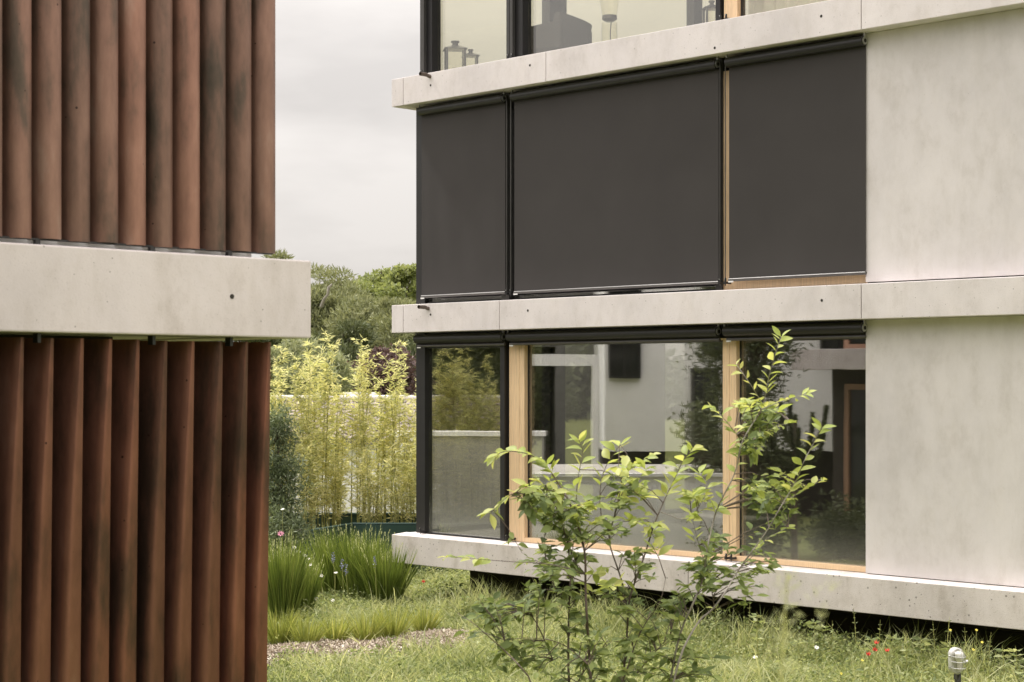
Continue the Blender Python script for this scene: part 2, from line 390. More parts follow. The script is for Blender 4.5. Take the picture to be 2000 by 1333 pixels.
def blades(P, D, L, W, bend, lean):
    """grass blades: base P, start direction D, length, width, bend outwards along lean"""
    n = len(P); L = np.broadcast_to(L, (n,))[:, None]; W = np.broadcast_to(W, (n,))[:, None]; B = np.broadcast_to(bend, (n,))[:, None]
    S = unit(np.cross(D, rdir(n)))
    rows = []
    for t, wf in ((0, 0.8), (0.4, 1.0), (0.75, 0.7)):
        c = P + D * L * t + lean * L * B * t * t - np.array([0, 0, 1.0]) * L * B * 0.35 * t ** 3
        rows += [c - S * W * wf * 0.5, c + S * W * wf * 0.5]
    t = 1.0
    rows.append(P + D * L + lean * L * B - np.array([0, 0, 1.0]) * L * B * 0.35)
    V = np.stack(rows, 1).reshape(-1, 3); i = np.arange(n)[:, None] * 7
    Q = np.concatenate([i + [0, 1, 3, 2], i + [2, 3, 5, 4]], 0); T = i + [4, 5, 6]
    return V, Q, T

# ------------------------------------------------------------------ ground
g = MB(); 
ys = [-60, 0, 8, 14, 18, 22, 26, 30, 40, 80, 600]; xs = [-500, -60, -20, -8, -4, -2, 0, 2, 4, 8, 20, 60, 500]
for y in ys:
    for x in xs: g.v.append((x, y, 0.0))
nx = len(xs)
for j in range(len(ys) - 1):
    for i in range(nx - 1):
        a = j * nx + i; g.f.append((a, a + 1, a + nx + 1, a + nx))
tag(g.build('ground', M['ground']), kind='structure')

# ------------------------------------------------------------------ concrete house on the right
OX, OY = -1.586, 23.556
CQ = math.sqrt(0.5)
house = thing('concrete_house', 'pale concrete apartment house with slab bands, dark screens and larch framed windows', 'building', (OX, OY, 0), R(-45))
def S_(px, d):
    t = (px - 1000) / F
    return (OY * t - OX + CQ * d * (t - 1)) / (CQ * (1 + t))
def Y_(px, d): return OY + CQ * (d - S_(px, d))
def Z_(px, py, d): return H + (HZ - py) / F * Y_(px, d)
def fac(px, d, z):                       # facade point (photo column, depth) -> local coordinates
    return (S_(px, d), d, z)

ZB = [0.53, 3.55, 6.527, 9.5]; TH = 0.363
joints = [[765, 1344, 2125], [765, 975.5, 1682, 2125], [765, 1066, 1682, 2125], [765, 1200, 2125]]
holes = {1: [(1031, 607), (841, 615), (1605, 587)], 2: [(1035, 128), (841, 167), (1604, 32), (1396, 94)]}
EXT = S_(2125, 0)
for k, zb in enumerate(ZB):
    mt = M['concrough'] if k == 0 else M['conc']
    js = [S_(p, 0) for p in joints[k]]
    if k in (1, 2): js = [0, S_(787.5, 0)] + js[1:]
    js[0] = 0.0
    panels = []
    for a, b_ in zip(js[:-1], js[1:]):
        m = MB(); x0, x1 = a + (0.005 if a > 0 else 0), b_ - 0.005
        prof = [(0, 0), (0.26, 0.0), (0.26, TH + 0.018), (0.0, TH)]
        for x in (x0, x1):
            m.v += [(x, y, zb + z) for y, z in prof]
        m.f += [(0, 1, 2, 3), (7, 6, 5, 4)] + [(i, i + 4, (i + 1) % 4 + 4, (i + 1) % 4) for i in range(4)]
        panels.append((x0, x1, m.build('fascia_panel', mt, house, 0.006)))
    # end face panels running back along the gable
    for q0, q1 in ((0.27, 3.2), (3.21, 6.4), (6.41, 9.9)):
        MB().box(0, 0.26, q0, q1, zb, zb + TH + 0.01).build('fascia_panel', mt, house, 0.006)
    boxo('floor_slab', (0.262, EXT, 0.262, 9.9, zb + 0.012, zb + TH + 0.004), M['joint'] if k else M['floor'], house)
    MB().box(0.262, EXT, 0.262, 9.9, zb + TH + 0.006, zb + TH + 0.012).build('terrace_floor', M['floor'], house)
    for (hx, hy) in holes.get(k, []):
        s = S_(hx, 0); z = Z_(hx, hy, 0)
        par = [o for x0, x1, o in panels if x0 <= s <= x1][0]
        MB().tube([(s, -0.0015, z), (s, 0.02, z)], 0.0155, 14).build('tie_hole_shade', M['hole'], par)  # raised dark disc; the shade of the recess is put into its colour
# roof parapet
# joint backing so that the joints read as dark lines
for k, zb in enumerate(ZB):
    MB().box(0.03, EXT, 0.03, 0.25, zb + 0.02, zb + TH - 0.02).build('joint_backing', M['joint'], house)

# blank concrete wall panels on the right
WL = S_(1690.5, 0.2)
for a, (z0, z1) in enumerate(((ZB[0] + TH + 0.022, ZB[1] - 0.002), (ZB[1] + TH + 0.026, ZB[2] - 0.002), (ZB[2] + TH + 0.026, ZB[3] - 0.002))):
    MB().box(WL, EXT, 0.2, 0.5, z0, z1).build('wall_panel', M['concwall'], house, 0.006)
    boxo('shadow_gap', (WL + 0.01, EXT, 0.225, 0.45, z0 - 0.02, z0 + 0.02), M['hole'], house)
# plinth under the floating ground slab
P0 = S_(918, 1.0)
boxo('plinth', (P0, EXT, 1.0, 9.4, -0.3, ZB[0] + 0.012), M['plinth'], house)
boxo('plinth_groove_shade', (P0 + 1.2, EXT, 0.97, 1.0, 0.30, 0.34), M['hole'], house)  # strip proud of the plinth, coloured dark like a groove in shade
# back and far walls, interior partitions
boxo('back_wall', (0.5, EXT, 9.5, 9.8, ZB[0] + TH, ZB[3]), M['concwall'], house)
boxo('party_wall', (EXT - 0.3, EXT, 0.5, 9.5, ZB[0] + TH, ZB[3]), M['concwall'], house)
for k in range(3):
    z0, z1 = ZB[k] + TH + 0.012, ZB[k + 1]
    boxo('inner_wall', (WL + 0.3, WL + 0.45, 0.5, 9.5, z0, z1), M['inner'], house)
    boxo('inner_wall', (0.5, WL + 0.3, 7.6, 7.75, z0, z1), M['inner'], house)

# drain spouts
for px, py in ((832, 149), (829, 601)):
    s = S_(px + 8, 0); z = Z_(px, py, 0)
    m = MB().tube([(s, 0.05, z - 0.02), (s, -0.03, z - 0.012), (s, -0.06, z), (s - 0.004, -0.17, z)], 0.024, 14, False)
    m.tube([(s, -0.169, z), (s, 0.0, z - 0.01)], 0.020, 14, False)
    sp = m.build('drain_spout', M['spout'], house)
    MB().tube([(s, 0.0, z - 0.02), (s, -0.02, z - 0.02)], 0.018, 12).build('spout_throat', M['hole'], sp)

# windows ------------------------------------------------------------
GD = 0.34
def pane(x0, x1, z0, z1, m, parent, y=GD):
    return boxo('glass_pane', (x0, x1, y, y + 0.022, z0, z1), m, parent)
def bars(name, lst, m, parent):
    o = [boxo(name, b_, m, parent) for b_ in lst]
    return o[0]
def frame(name, bars, m, bevel=0.003):
    mb = MB()
    o = None
    for b_ in bars: mb.box(*b_)
    return mb.build(name, m, house, bevel)
EG = 0.29                                   # end glazing line (local x)
def end_glazing(z0, z1, panes, posts, gm, solid):
    for (a, b_) in panes:
        f = bars('end_window_rail', [(EG - 0.03, EG + 0.05, a, b_, z0, z0 + 0.06), (EG - 0.03, EG + 0.05, a, b_, z1 - 0.06, z1)], M['black'], house)
        boxo('glass_pane', (EG, EG + 0.022, a, b_, z0 + 0.06, z1 - 0.06), gm, f)
    for (a, b_) in posts:
        boxo('end_post', (EG - 0.05, EG + 0.10, a, b_, z0, z1), M['black'], house)
    for (a, b_) in solid:
        boxo('end_wall', (EG - 0.05, EG + 0.15, a, b_, z0, z1), M['inner'], house)

# ground storey
z0 = ZB[0] + TH + 0.02; z1 = ZB[1]
ztop = ZB[1] - 0.155
A0, A1 = S_(816, 0.3), S_(833, 0.3)
B0, B1 = S_(985.5, 0.3), S_(994, 0.3)
C0, C1 = S_(994.5, 0.27), S_(1024, 0.27)
D0, D1 = S_(1411.5, 0.27), S_(1438, 0.27)
E1 = WL - 0.004
boxo('corner_post', (A0, A1, 0.27, 0.40, z0, z1), M['black'], house, 0.004)
boxo('mullion', (B0, B1, 0.22, 0.40, z0, z1), M['black'], house, 0.003)
lf = bars('window_rail', [(A1 + 0.001, B0 - 0.001, 0.30, 0.40, z0 - 0.012, z0 + 0.012), (A1 + 0.001, B0 - 0.001, 0.30, 0.40, ztop - 0.05, z1 - 0.002)], M['black'], house)
pane(A1, B0, z0 + 0.012, ztop - 0.05, M['glassg'], lf)
# larch frame, middle window
mid = (C0 + C1) / 2 + 0.045
for a, b_ in ((C0, mid - 0.002), (mid + 0.002, C1)):
    boxo('timber_stile', (a, b_, 0.27, 0.40, z0, ztop), M['wood'], house, 0.003)
for a, b_ in ((D0, (D0 + D1) / 2 - 0.002), ((D0 + D1) / 2 + 0.002, D1)):
    boxo('timber_stile', (a, b_, 0.27, 0.40, z0, ztop), M['wood'], house, 0.003)
boxo('timber_stile', (E1 - 0.035, E1, 0.27, 0.40, z0, ztop), M['wood'], house, 0.003)
for a, b_ in ((C1, D0), (D1, E1 - 0.035)):
    sl = boxo('timber_sill', (a + 0.001, b_ - 0.001, 0.265, 0.40, z0, z0 + 0.055), M['wood'], house, 0.003)
    boxo('timber_head', (a + 0.001, b_ - 0.001, 0.28, 0.40, ztop - 0.022, ztop), M['wood'], house, 0.003)
    sf = bars('window_gasket', [(a + 0.001, a + 0.015, 0.33, 0.38, z0 + 0.056, ztop - 0.023), (b_ - 0.015, b_ - 0.001, 0.33, 0.38, z0 + 0.056, ztop - 0.023)], M['black'], house)
    pane(a + 0.015, b_ - 0.015, z0 + 0.056, ztop - 0.023, M['glassg'], sf)
boxo('window_head', (C0, E1, 0.30, 0.42, ztop + 0.001, z1 - 0.002), M['black'], house)
end_glazing(z0, z1, [(0.41, 2.60), (2.92, 3.66), (5.05, 5.75)], [(2.60, 2.92)], M['glassg'], [(3.66, 5.05), (5.75, 9.5)])

# middle storey behind the screens
y0m, y1m = ZB[1] + TH + 0.02, ZB[2]
boxo('corner_post', (A0, A1, 0.27, 0.40, y0m, y1m), M['black'], house, 0.004)
boxo('mullion', (B0, S_(1000, 0.3), 0.25, 0.40, y0m, y1m), M['rail'], house, 0.003)
boxo('mullion', (S_(1403, 0.3), S_(1412.5, 0.27), 0.25, 0.40, y0m, y1m), M['rail'], house, 0.003)
boxo('timber_stile', (S_(1413, 0.27), S_(1438, 0.27), 0.27, 0.40, y0m, y1m - 0.15), M['wood'], house, 0.003)
boxo('timber_sill', (S_(1438, 0.27) + 0.001, E1, 0.265, 0.40, y0m, y0m + 0.10), M['wood'], house, 0.003)
for a, b_ in ((A1, B0), (S_(1000, 0.3), S_(1403, 0.3)), (D1, E1)):
    q = bars('window_rail', [(a + 0.002, b_ - 0.002, 0.31, 0.40, y0m - 0.012, y0m + (0.02 if a < D0 else -0.01)), (a + 0.002, b_ - 0.002, 0.31, 0.40, y1m - 0.2, y1m - 0.002)], M['black'], house)
    pane(a + 0.002, b_ - 0.002, y0m + 0.02, y1m - 0.2, M['glassg'], q)
end_glazing(y0m, y1m, [], [], M['glassg'], [(0.41, 9.5)])

# top storey
u0, u1 = ZB[2] + TH + 0.02, ZB[3]
boxo('corner_post', (S_(831, 0.3), S_(850, 0.3), 0.24, 0.40, u0, u1), M['black'], house, 0.006)
boxo('guide_rail', (S_(822.5, 0.2), S_(830, 0.2), 0.18, 0.23, u0 - 0.03, u1), M['rail'], house, 0.003)
boxo('guide_rail', (S_(991, 0.2), S_(996.5, 0.2), 0.18, 0.23, u0 - 0.03, u1), M['rail'], house, 0.003)
boxo('guide_rail', (S_(997.5, 0.2), S_(1003, 0.2), 0.18, 0.23, u0 - 0.03, u1), M['rail'], house, 0.003)
boxo('mullion', (S_(1003, 0.3), S_(1027, 0.3), 0.24, 0.40, u0, u1), M['black'], house, 0.006)
boxo('mullion', (S_(1404, 0.3), S_(1413, 0.3), 0.24, 0.40, u0, u1), M['black'], house, 0.003)
for a, b_ in ((S_(850, 0.3), S_(1003, 0.3)), (S_(1027, 0.3), S_(1404, 0.3))):
    q = bars('window_rail', [(a + 0.002, b_ - 0.002, 0.31, 0.40, u0 - 0.012, u0 + 0.02), (a + 0.002, b_ - 0.002, 0.31, 0.40, u1 - 0.2, u1 - 0.002)], M['black'], house)
    pane(a + 0.002, b_ - 0.002, u0 + 0.02, u1 - 0.2, M['glassu'], q)
boxo('timber_stile', (S_(1414, 0.27), S_(1440, 0.27), 0.27, 0.40, u0, u1 - 0.15), M['wood'], house, 0.003)
boxo('timber_sill', (S_(1440, 0.27) + 0.001, E1, 0.265, 0.40, u0, u0 + 0.04), M['wood'], house, 0.003)
q = bars('window_gasket', [(S_(1440, 0.27), S_(1444, 0.27), 0.33, 0.38, u0 + 0.04, u1 - 0.15), (S_(1440, .27), E1, 0.28, 0.40, u1 - 0.15, u1 - 0.002)], M['black'], house)
pane(S_(1444, 0.27), E1, u0 + 0.04, u1 - 0.15, M['glassu'], q)
end_glazing(u0, u1, [(0.41, 2.60), (2.95, 5.8), (6.0, 7.5)], [(2.60, 2.95), (5.8, 6.0)], M['glassu'], [(7.5, 9.5)])
# pale curtain inside the upper right window
m = MB(); nn = 90; c0, c1 = S_(1446, 0.6), E1
for i in range(nn + 1):
    x = c0 + (c1 - c0) * i / nn; yy = 0.75 + 0.035 * math.sin(i * 0.9) + 0.015 * math.sin(i * 0.37)
    m.v += [(x, yy, u0), (x, yy, u1), (x, yy + 0.004, u0), (x, yy + 0.004, u1)]
for i in range(nn):
    a = i * 4; m.f += [(a, a + 4, a + 5, a + 1), (a + 2, a + 3, a + 7, a + 6)]
m.build('curtain', M['petal'], house, smooth=True)

# roller screens ------------------------------------------------------
def cloth(x0, x1, y, z0, z1):
    nx_, nz_ = 36, 16; V = []; ph = random.uniform(0, 6)
    for off in (0.0, 0.003):
        for j in range(nz_ + 1):
            for i in range(nx_ + 1):
                u, v = i / nx_, j / nz_; amp = 0.0045 * math.sin(math.pi * v) * min(1, 8 * u, 8 * (1 - u) + 0.2)
                V.append((x0 + (x1 - x0) * u, y + off + amp * (math.sin(u * 9 + ph + v * 1.5) + 0.6 * math.sin(u * 23 + v * 3 + ph)), z0 + (z1 - z0) * v))
    m = MB(); m.v = V; w_ = nx_ + 1; o = w_ * (nz_ + 1)
    for j in range(nz_):
        for i in range(nx_):
            a = j * w_ + i; m.f += [(a, a + 1, a + w_ + 1, a + w_), (o + a, o + a + w_, o + a + w_ + 1, o + a + 1)]
    for j in range(nz_):
        a = j * w_; m.f.append((a, a + w_, o + a + w_, o + a)); a += nx_; m.f.append((a, o + a, o + a + w_, a + w_))
    return m.build('roller_screen', M['fabric'], house, smooth=True)
def screen(px0, px1, zslab, drop_z, group_side):
    """tube, end brackets, fabric (when lowered), bottom bar"""
    d = 0.15; r = 0.056
    x0, x1 = S_(px0, d), S_(px1, d); zc = zslab - 0.085
    if drop_z is not None:
        fab = cloth(x0 + 0.012, x1 - 0.012, d + 0.030, drop_z, zc)
    else:
        fab = boxo('roller_screen', (x0 + 0.012, x1 - 0.012, d + 0.030, d + 0.034, zc - 0.085, zc), M['fabric'], house)
        drop_z = zc - 0.085
    MB().tube([(x0 + 0.01, d, zc), (x1 - 0.01, d, zc)], r, 24).build('roller_tube', M['black'], fab)
    for x, sgn in ((x0 + 0.004, -1), (x1 - 0.004, 1)):
        MB().tube([(x - 0.006, d, zc), (x + 0.006, d, zc)], r * 0.72, 20).build('end_bracket', M['steel'], fab)
        MB().tube([(x - 0.009, d, zc), (x + 0.009, d, zc)], r * 0.38, 12).build('bracket_pin', M['black'], fab)
        MB().box(x - 0.004, x + 0.004, d - 0.012, d + 0.012, zc + 0.03, zslab + 0.004).build('bracket_plate', M['steel'], fab)
    MB().tube([(x0 + 0.012, d + 0.032, drop_z - 0.005), (x1 - 0.012, d + 0.032, drop_z - 0.005)], 0.019, 12).build('bottom_bar', M['bar'], fab)
    boxo('end_clip', (x0 + 0.02, x0 + 0.085, d + 0.004, d + 0.012, drop_z - 0.035, drop_z - 0.018), M['label'], fab)
    return fab
L1 = [(812, 984), (992, 1404), (1415, 1689)]
zz = [Z_(985, 571, 0.16), Z_(1402, 551, 0.16), Z_(1600, 537, 0.16)]
for (a, b_), z in zip([(819, 985), (1000, 1402), (1419, 1689.5)], zz):
    screen(a, b_, ZB[2], z, 0)
for (a, b_) in L1: screen(a, b_, ZB[1], None, 0)
def guides(pxs, za, zb_):
    for p in pxs:
        x = S_(p, 0.18)
        MB().tube([(x, 0.182, za), (x, 0.182, zb_)], 0.0055, 8).build('guide_cable', M['bar'], house)
        c = boxo('cable_bracket', (x - 0.012, x + 0.012, 0.165, 0.27, za + 0.02, za + 0.045), M['black'], house)
        MB().tube([(x, 0.182, za + 0.02), (x, 0.182, za + 0.085)], 0.012, 10).build('cable_tensioner', M['black'], c)
        MB().tube([(x - 0.003, 0.171, za + 0.075), (x - 0.003, 0.168, za + 0.075)], 0.006, 8).build('tensioner_screw', M['steel'], c)
guides([989.5, 997.5, 1406, 1416.5], ZB[1] + TH + 0.06, ZB[2] - 0.1)
guides([821, 989, 996.5, 1418, 1428], ZB[0] + TH + 0.02, ZB[0] + TH + 0.10)
guides([823.5, 992, 1000, 1407, 1418], ZB[2] + TH + 0.015, ZB[2] + TH + 0.1)

# furniture on the top loggia ----------------------------------------
def w2(px, Y, z): return ((px - 1000) / F * Y, Y, z)
FZ = ZB[2] + TH + 0.012
def hloc(px, d): 
    s = S_(px, d); return (OX + CQ * (s + d), OY + CQ * (d - s), FZ)
def lantern(px, d, wdt, hgt, label):
    t = thing('lantern', label, 'lantern', hloc(px, d), R(8), 'lanterns on the top loggia')
    h = wdt / 2
    mb = MB()
    for sx in (-1, 1):
        for sy in (-1, 1):
            mb.box(sx * h - 0.012, sx * h + 0.012, sy * h - 0.012, sy * h + 0.012, 0.03, hgt * 0.78)
    mb.build('frame', M['rail'], t)
    boxo('base', (-h - 0.02, h + 0.02, -h - 0.02, h + 0.02, 0, 0.03), M['rail'], t)
    m = MB(); a, b_ = h + 0.035, h * 0.35; z0_, z1_ = hgt * 0.78, hgt * 0.88
    m.v = [(-a, -a, z0_), (a, -a, z0_), (a, a, z0_), (-a, a, z0_), (-b_, -b_, z1_), (b_, -b_, z1_), (b_, b_, z1_), (-b_, b_, z1_)]
    m.f = [(3, 2, 1, 0), (4, 5, 6, 7), (0, 1, 5, 4), (1, 2, 6, 5), (2, 3, 7, 6), (3, 0, 4, 7)]
    m.build('roof', M['rail'], t)
    MB().tube([(0, 0, z1_), (0, 0, hgt * 0.96)], h * 0.33, 14).tube([(0, 0, hgt * 0.96), (0, 0, hgt)], h * 0.48, 14).build('chimney_cap', M['rail'], t)
    MB().tube([(0, 0, 0.03), (0, 0, hgt * 0.3)], h * 0.4, 14).build('candle', M['petal'], t)
    boxo('glass_pane', (-h + 0.012, h - 0.012, -h - 0.002, -h + 0.002, 0.04, hgt * 0.77), M['glassu'], t)
lantern(889, 0.62, 0.235, 0.50, 'largest dark metal lantern behind the leftmost pane of the top floor')
lantern(919, 0.80, 0.16, 0.40, 'small dark metal lantern just right of the large lantern on the top floor')
lantern(1390, 0.75, 0.15, 0.42, 'small metal lantern behind glass beside the timber post of the top floor')
ch = thing('armchair', 'dark grey upholstered armchair seen through the top floor glazing', 'armchair', hloc(1100, 1.5), R(-118))
m = MB(); nn = 16
for i in range(nn + 1):
    u = i / nn; x = -0.43 + 0.86 * u; yb = 0.18 * (1 - (2 * u - 1) ** 2)
    zt = 0.66 + 0.05 * u + 0.05 * abs(2 * u - 1) ** 2
    m.v += [(x, yb, 0.34), (x * 1.04, yb + 0.10, zt), (x * 1.04, yb + 0.18, zt), (x, yb + 0.09, 0.34)]
for i in range(nn):
    a = i * 4; m.f += [(a + k, a + (k + 1) % 4, a + 4 + (k + 1) % 4, a + 4 + k) for k in range(4)]
m.f += [(0, 3, 2, 1), (nn * 4, nn * 4 + 1, nn * 4 + 2, nn * 4 + 3)]
m.build('backrest', M['upholstery'], ch, 0.012, True)
MB().box(-0.40, 0.40, -0.45, 0.20, 0.30, 0.46).build('seat', M['upholstery'], ch, 0.03)
for sx in (-1, 1):
    m = MB(); m.v = []
    a, b_ = (0.40, 0.47) if sx > 0 else (-0.47, -0.40)
    m.v = [(a, -0.45, 0.30), (b_, -0.45, 0.30), (b_, 0.2, 0.30), (a, 0.2, 0.30), (a, -0.45, 0.58), (b_, -0.45, 0.58), (b_, 0.2, 0.66), (a, 0.2, 0.66)]
    m.f = [(3, 2, 1, 0), (4, 5, 6, 7), (0, 1, 5, 4), (1, 2, 6, 5), (2, 3, 7, 6), (3, 0, 4, 7)]
    m.build('armrest', M['upholstery'], ch, 0.02)
    for sy in (-0.38, 0.14):
        MB().tube([(sx * 0.36, sy, 0.30), (sx * 0.40, sy * 1.1, 0.0)], [0.02, 0.012], 8).build('leg', M['black'], ch)
lp = thing('floor_lamp', 'slim floor lamp with a flared glass shade behind the top floor glazing', 'lamp', hloc(1192, 1.0))
MB().tube([(0, 0, 0), (0.0, 0, 0.35), (0.012, 0, 0.48)], 0.008, 8).build('stem', M['rail'], lp)
MB().tube([(0, 0, 0), (0, 0, 0.02)], 0.12, 20).build('foot', M['rail'], lp)
MB().tube([(-0.01, 0, 0.47), (-0.01, 0, 0.50), (-0.01, 0, 0.545)], [0.05, 0.095, 0.09], 18).build('collar', M['rail'], lp)
MB().tube([(-0.01, 0, 0.545), (-0.01, 0, 0.9)], [0.09, 0.15], 20, False).build('shade', M['glassu'], lp)
MB().tube([(-0.01, 0, 0.46), (-0.01, 0, 0.02)], [0.095, 0.10], 20, False).build('lower_shade', M['glassu'], lp)

# dining table inside the ground floor room
def hpt(px, d, z): 
    s = S_(px, d); return (OX + CQ * (s + d), OY + CQ * (d - s), z)
tb = thing('dining_table', 'dark dining table inside the ground floor room behind the middle window', 'table', hpt(1150, 1.5, ZB[0] + TH + 0.012), R(-45))
MB().box(-0.9, 0.9, -0.42, 0.42, 0.70, 0.74).build('table_top', M['black'], tb, 0.004)
for sx in (-1, 1):
    for sy in (-1, 1): boxo('leg', (sx * 0.82 - 0.03, sx * 0.82 + 0.03, sy * 0.36 - 0.03, sy * 0.36 + 0.03, 0, 0.70), M['black'], tb)

# ------------------------------------------------------------------ louvred house on the left
LX, LY = -0.974, 8.67
lh = thing('louvred_house', 'house with a pale concrete floor band and upright copper brown louvre slats', 'building', (LX, LY, 0), R(45))
def LS(px, q):
    t = (px - 1000) / F
    return (LY * t - LX + CQ * q * (1 + t)) / (CQ * (1 - t))
LZ0, LZ1 = 3.1136, 3.489
LE = -7.0
lp_ = MB().box(LE, 0, 0, 0.30, LZ0, LZ1).build('fascia_panel', M['concleft'], lh, 0.008)
for q0, q1 in ((0.305, 4.4), (4.41, 8.5), (8.51, 12.4)):
    MB().box(-0.30, 0, q0, q1, LZ0, LZ1).build('fascia_panel', M['concleft'], lh, 0.008)
hs, hz = LS(453, 0), H + (HZ - 579.5) / F * (LY + CQ * LS(453, 0))
MB().tube([(hs, -0.002, hz), (hs, 0.03, hz)], 0.0115, 16).build('tie_hole_shade', M['hole'], lp_)  # same raised disc, coloured dark in place of a shaded recess
boxo('floor_slab', (LE, -0.302, 0.302, 12.3, LZ0 + 0.006, LZ1 - 0.01), M['concleft'], lh)
for zt in (6.1, ):
    MB().box(LE, 0, 0, 0.30, zt, zt + 0.37).build('fascia_panel', M['concleft'], lh, 0.008)
    MB().box(-0.30, 0, 0.305, 12.4, zt, zt + 0.37).build('fascia_panel', M['concleft'], lh, 0.008)
    boxo('roof_slab', (LE, -0.302, 0.302, 12.3, zt + 0.005, zt + 0.36), M['concleft'], lh)
# body set back from the slats
XB = -0.72
boxo('lower_wall', (LE, XB, 0.62, 12.0, 0.0, LZ0 + 0.005), M['plinth'], lh)
boxo('upper_wall', (LE, XB - 2.2, 6.0, 12.0, LZ1 - 0.011, 6.104), M['inner'], lh)
# gable windows (seen as reflections): timber frames, dark glass, curtain
for z0_, z1_ in ((0.15, LZ0 - 0.25), (LZ1 + 0.0, 5.9)):
    for a in (7.5, 8.9, 10.3):
        wf = MB().box(XB, XB + 0.08, a, a + 0.10, z0_, z1_).box(XB, XB + 0.08, a + 1.3, a + 1.395, z0_, z1_).box(XB, XB + 0.08, a + 0.1, a + 1.3, z0_, z0_ + 0.10).box(XB, XB + 0.08, a + 0.1, a + 1.3, z1_ - 0.1, z1_).build('gable_window', M['dwood'], lh)
        boxo('glass_pane', (XB + 0.01, XB + 0.03, a + 0.1, a + 1.3, z0_ + 0.1, z1_ - 0.1), M['glassdark'], wf)

# slats
def slat(x0, x1, z0, z1, qf, mode, mtl):
    wd = x1 - x0; nz = 26 if mode else 6; nn = 16; m = MB(); th = 0.008
    jit = random.uniform(-0.004, 0.004)
    for iz in range(nz + 1):
        v = iz / nz; z = z1 + (z0 - z1) * v
        pts = []
        for i in range(nn + 1):
            u = i / nn
            if mode == 0:
                th_ = u * R(118); rr_ = (wd + 0.012) / (1 - math.cos(R(118)))
                x = x0 - 0.012 + rr_ * (1 - math.cos(th_)); y = qf + (0.27 if th_ < math.pi / 2 else 0.13) * (1 - math.sin(th_))
            else:
                # creased slat: the crease wanders from the right edge (top) to the left (bottom)
                dz = (z1 - z)
                a = max(0.10, 0.90 - 0.43 * dz + 0.06 * dz * dz)
                xx = (a * (i / 8.0)) if i <= 8 else a + (1 - a) * (i - 8) / 8.0
                soft = 0.035
                # left flank falls back behind the previous slat, right flank is almost flat
                kk = 0.018 + 0.022 * dz; flank = 0.25 * (kk * math.log(1 + math.exp(min(40.0, (a - xx) / kk)))) / max(a, 0.30)
                flat = 0.055 * max(0.0, xx - a)
                s_ = 1 / (1 + math.exp(-(xx - a) / soft * 3))
                y = qf + flank + flat
                x = x0 - 0.02 + (wd + 0.02) * xx
            pts.append((x, y + jit, z))
        for p in pts: m.v.append(p)
        for p in pts: m.v.append((p[0] + th * 0.3, p[1] + th, p[2]))
    K = 2 * (nn + 1)
    for iz in range(nz):
        a, b_ = iz * K, (iz + 1) * K
        for i in range(nn):
            m.f.append((a + i, a + i + 1, b_ + i + 1, b_ + i))
            o = nn + 1
            m.f.append((a + o + i, b_ + o + i, b_ + o + i + 1, a + o + i + 1))
        m.f.append((a + nn, a + 2 * nn + 1, b_ + 2 * nn + 1, b_ + nn)); m.f.append((a, b_, b_ + nn + 1, a + nn + 1))
    for a in (0, nz * K):
        for i in range(nn): m.f.append((a + i, a + nn + 1 + i, a + nn + 2 + i, a + i + 1))
    return m.build('louvre_slat', mtl, lh, smooth=True)
QF = 0.07
up = [2, 60, 118, 175, 230, 285, 337, 389, 440, 490, 538]
lo = [43, 102, 160, 216, 270, 325, 377, 432, 481, 527]
ux = [LS(p, QF) + 0.012 for p in up]; lx = [LS(p, QF) + 0.012 for p in lo]
ux = [ux[0] - 0.145 * k for k in (4, 3, 2, 1)] + ux
lx = [lx[0] - 0.145 * k for k in (5, 4, 3, 2, 1)] + lx
for a, b_ in zip(ux[:-1], ux[1:]):
    slat(a, b_, 3.520 + random.uniform(-0.003, 0.003), 6.08, QF, 0, M['copper'])
for a, b_ in zip(lx[:-1], lx[1:]):
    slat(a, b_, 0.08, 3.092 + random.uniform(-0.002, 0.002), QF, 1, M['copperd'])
boxo('sill_flashing', (LE, LS(490, 0.155), 0.15, 0.16, LZ1 - 0.012, 3.5185), M['white'], lh)
# carriers
MB().box(LE, ux[-1] - 0.004, 0.10, 0.13, 3.517, 3.5235).build('carrier_rail', M['black'], lh)
MB().box(LE, lx[-1] - 0.02, 0.26, 0.29, 3.03, 3.075).build('carrier_rail', M['black'], lh)
for p in (65, 289, 440):
    x = LS(p, 0.1)
    boxo('carrier_bracket', (x - 0.012, x + 0.012, 0.06, 0.084, LZ1 + 0.001, 3.513), M['black'], lh)
    boxo('carrier_bracket', (x - 0.008, x + 0.008, 0.05, 0.09, 3.07, LZ0 - 0.002), M['black'], lh)

# ------------------------------------------------------------------ trees
def limb_pts(a, b, n=5, sag=0.1):
    a, b = Vector(a), Vector(b); out = []
    for i in range(n):
        t = i / (n - 1); p = a.lerp(b, t)
        if 0 < i < n - 1: p += Vector((random.uniform(-1, 1), random.uniform(-1, 1), random.uniform(-1, 1))) * (b - a).length * sag
        out.append(p)
    return out

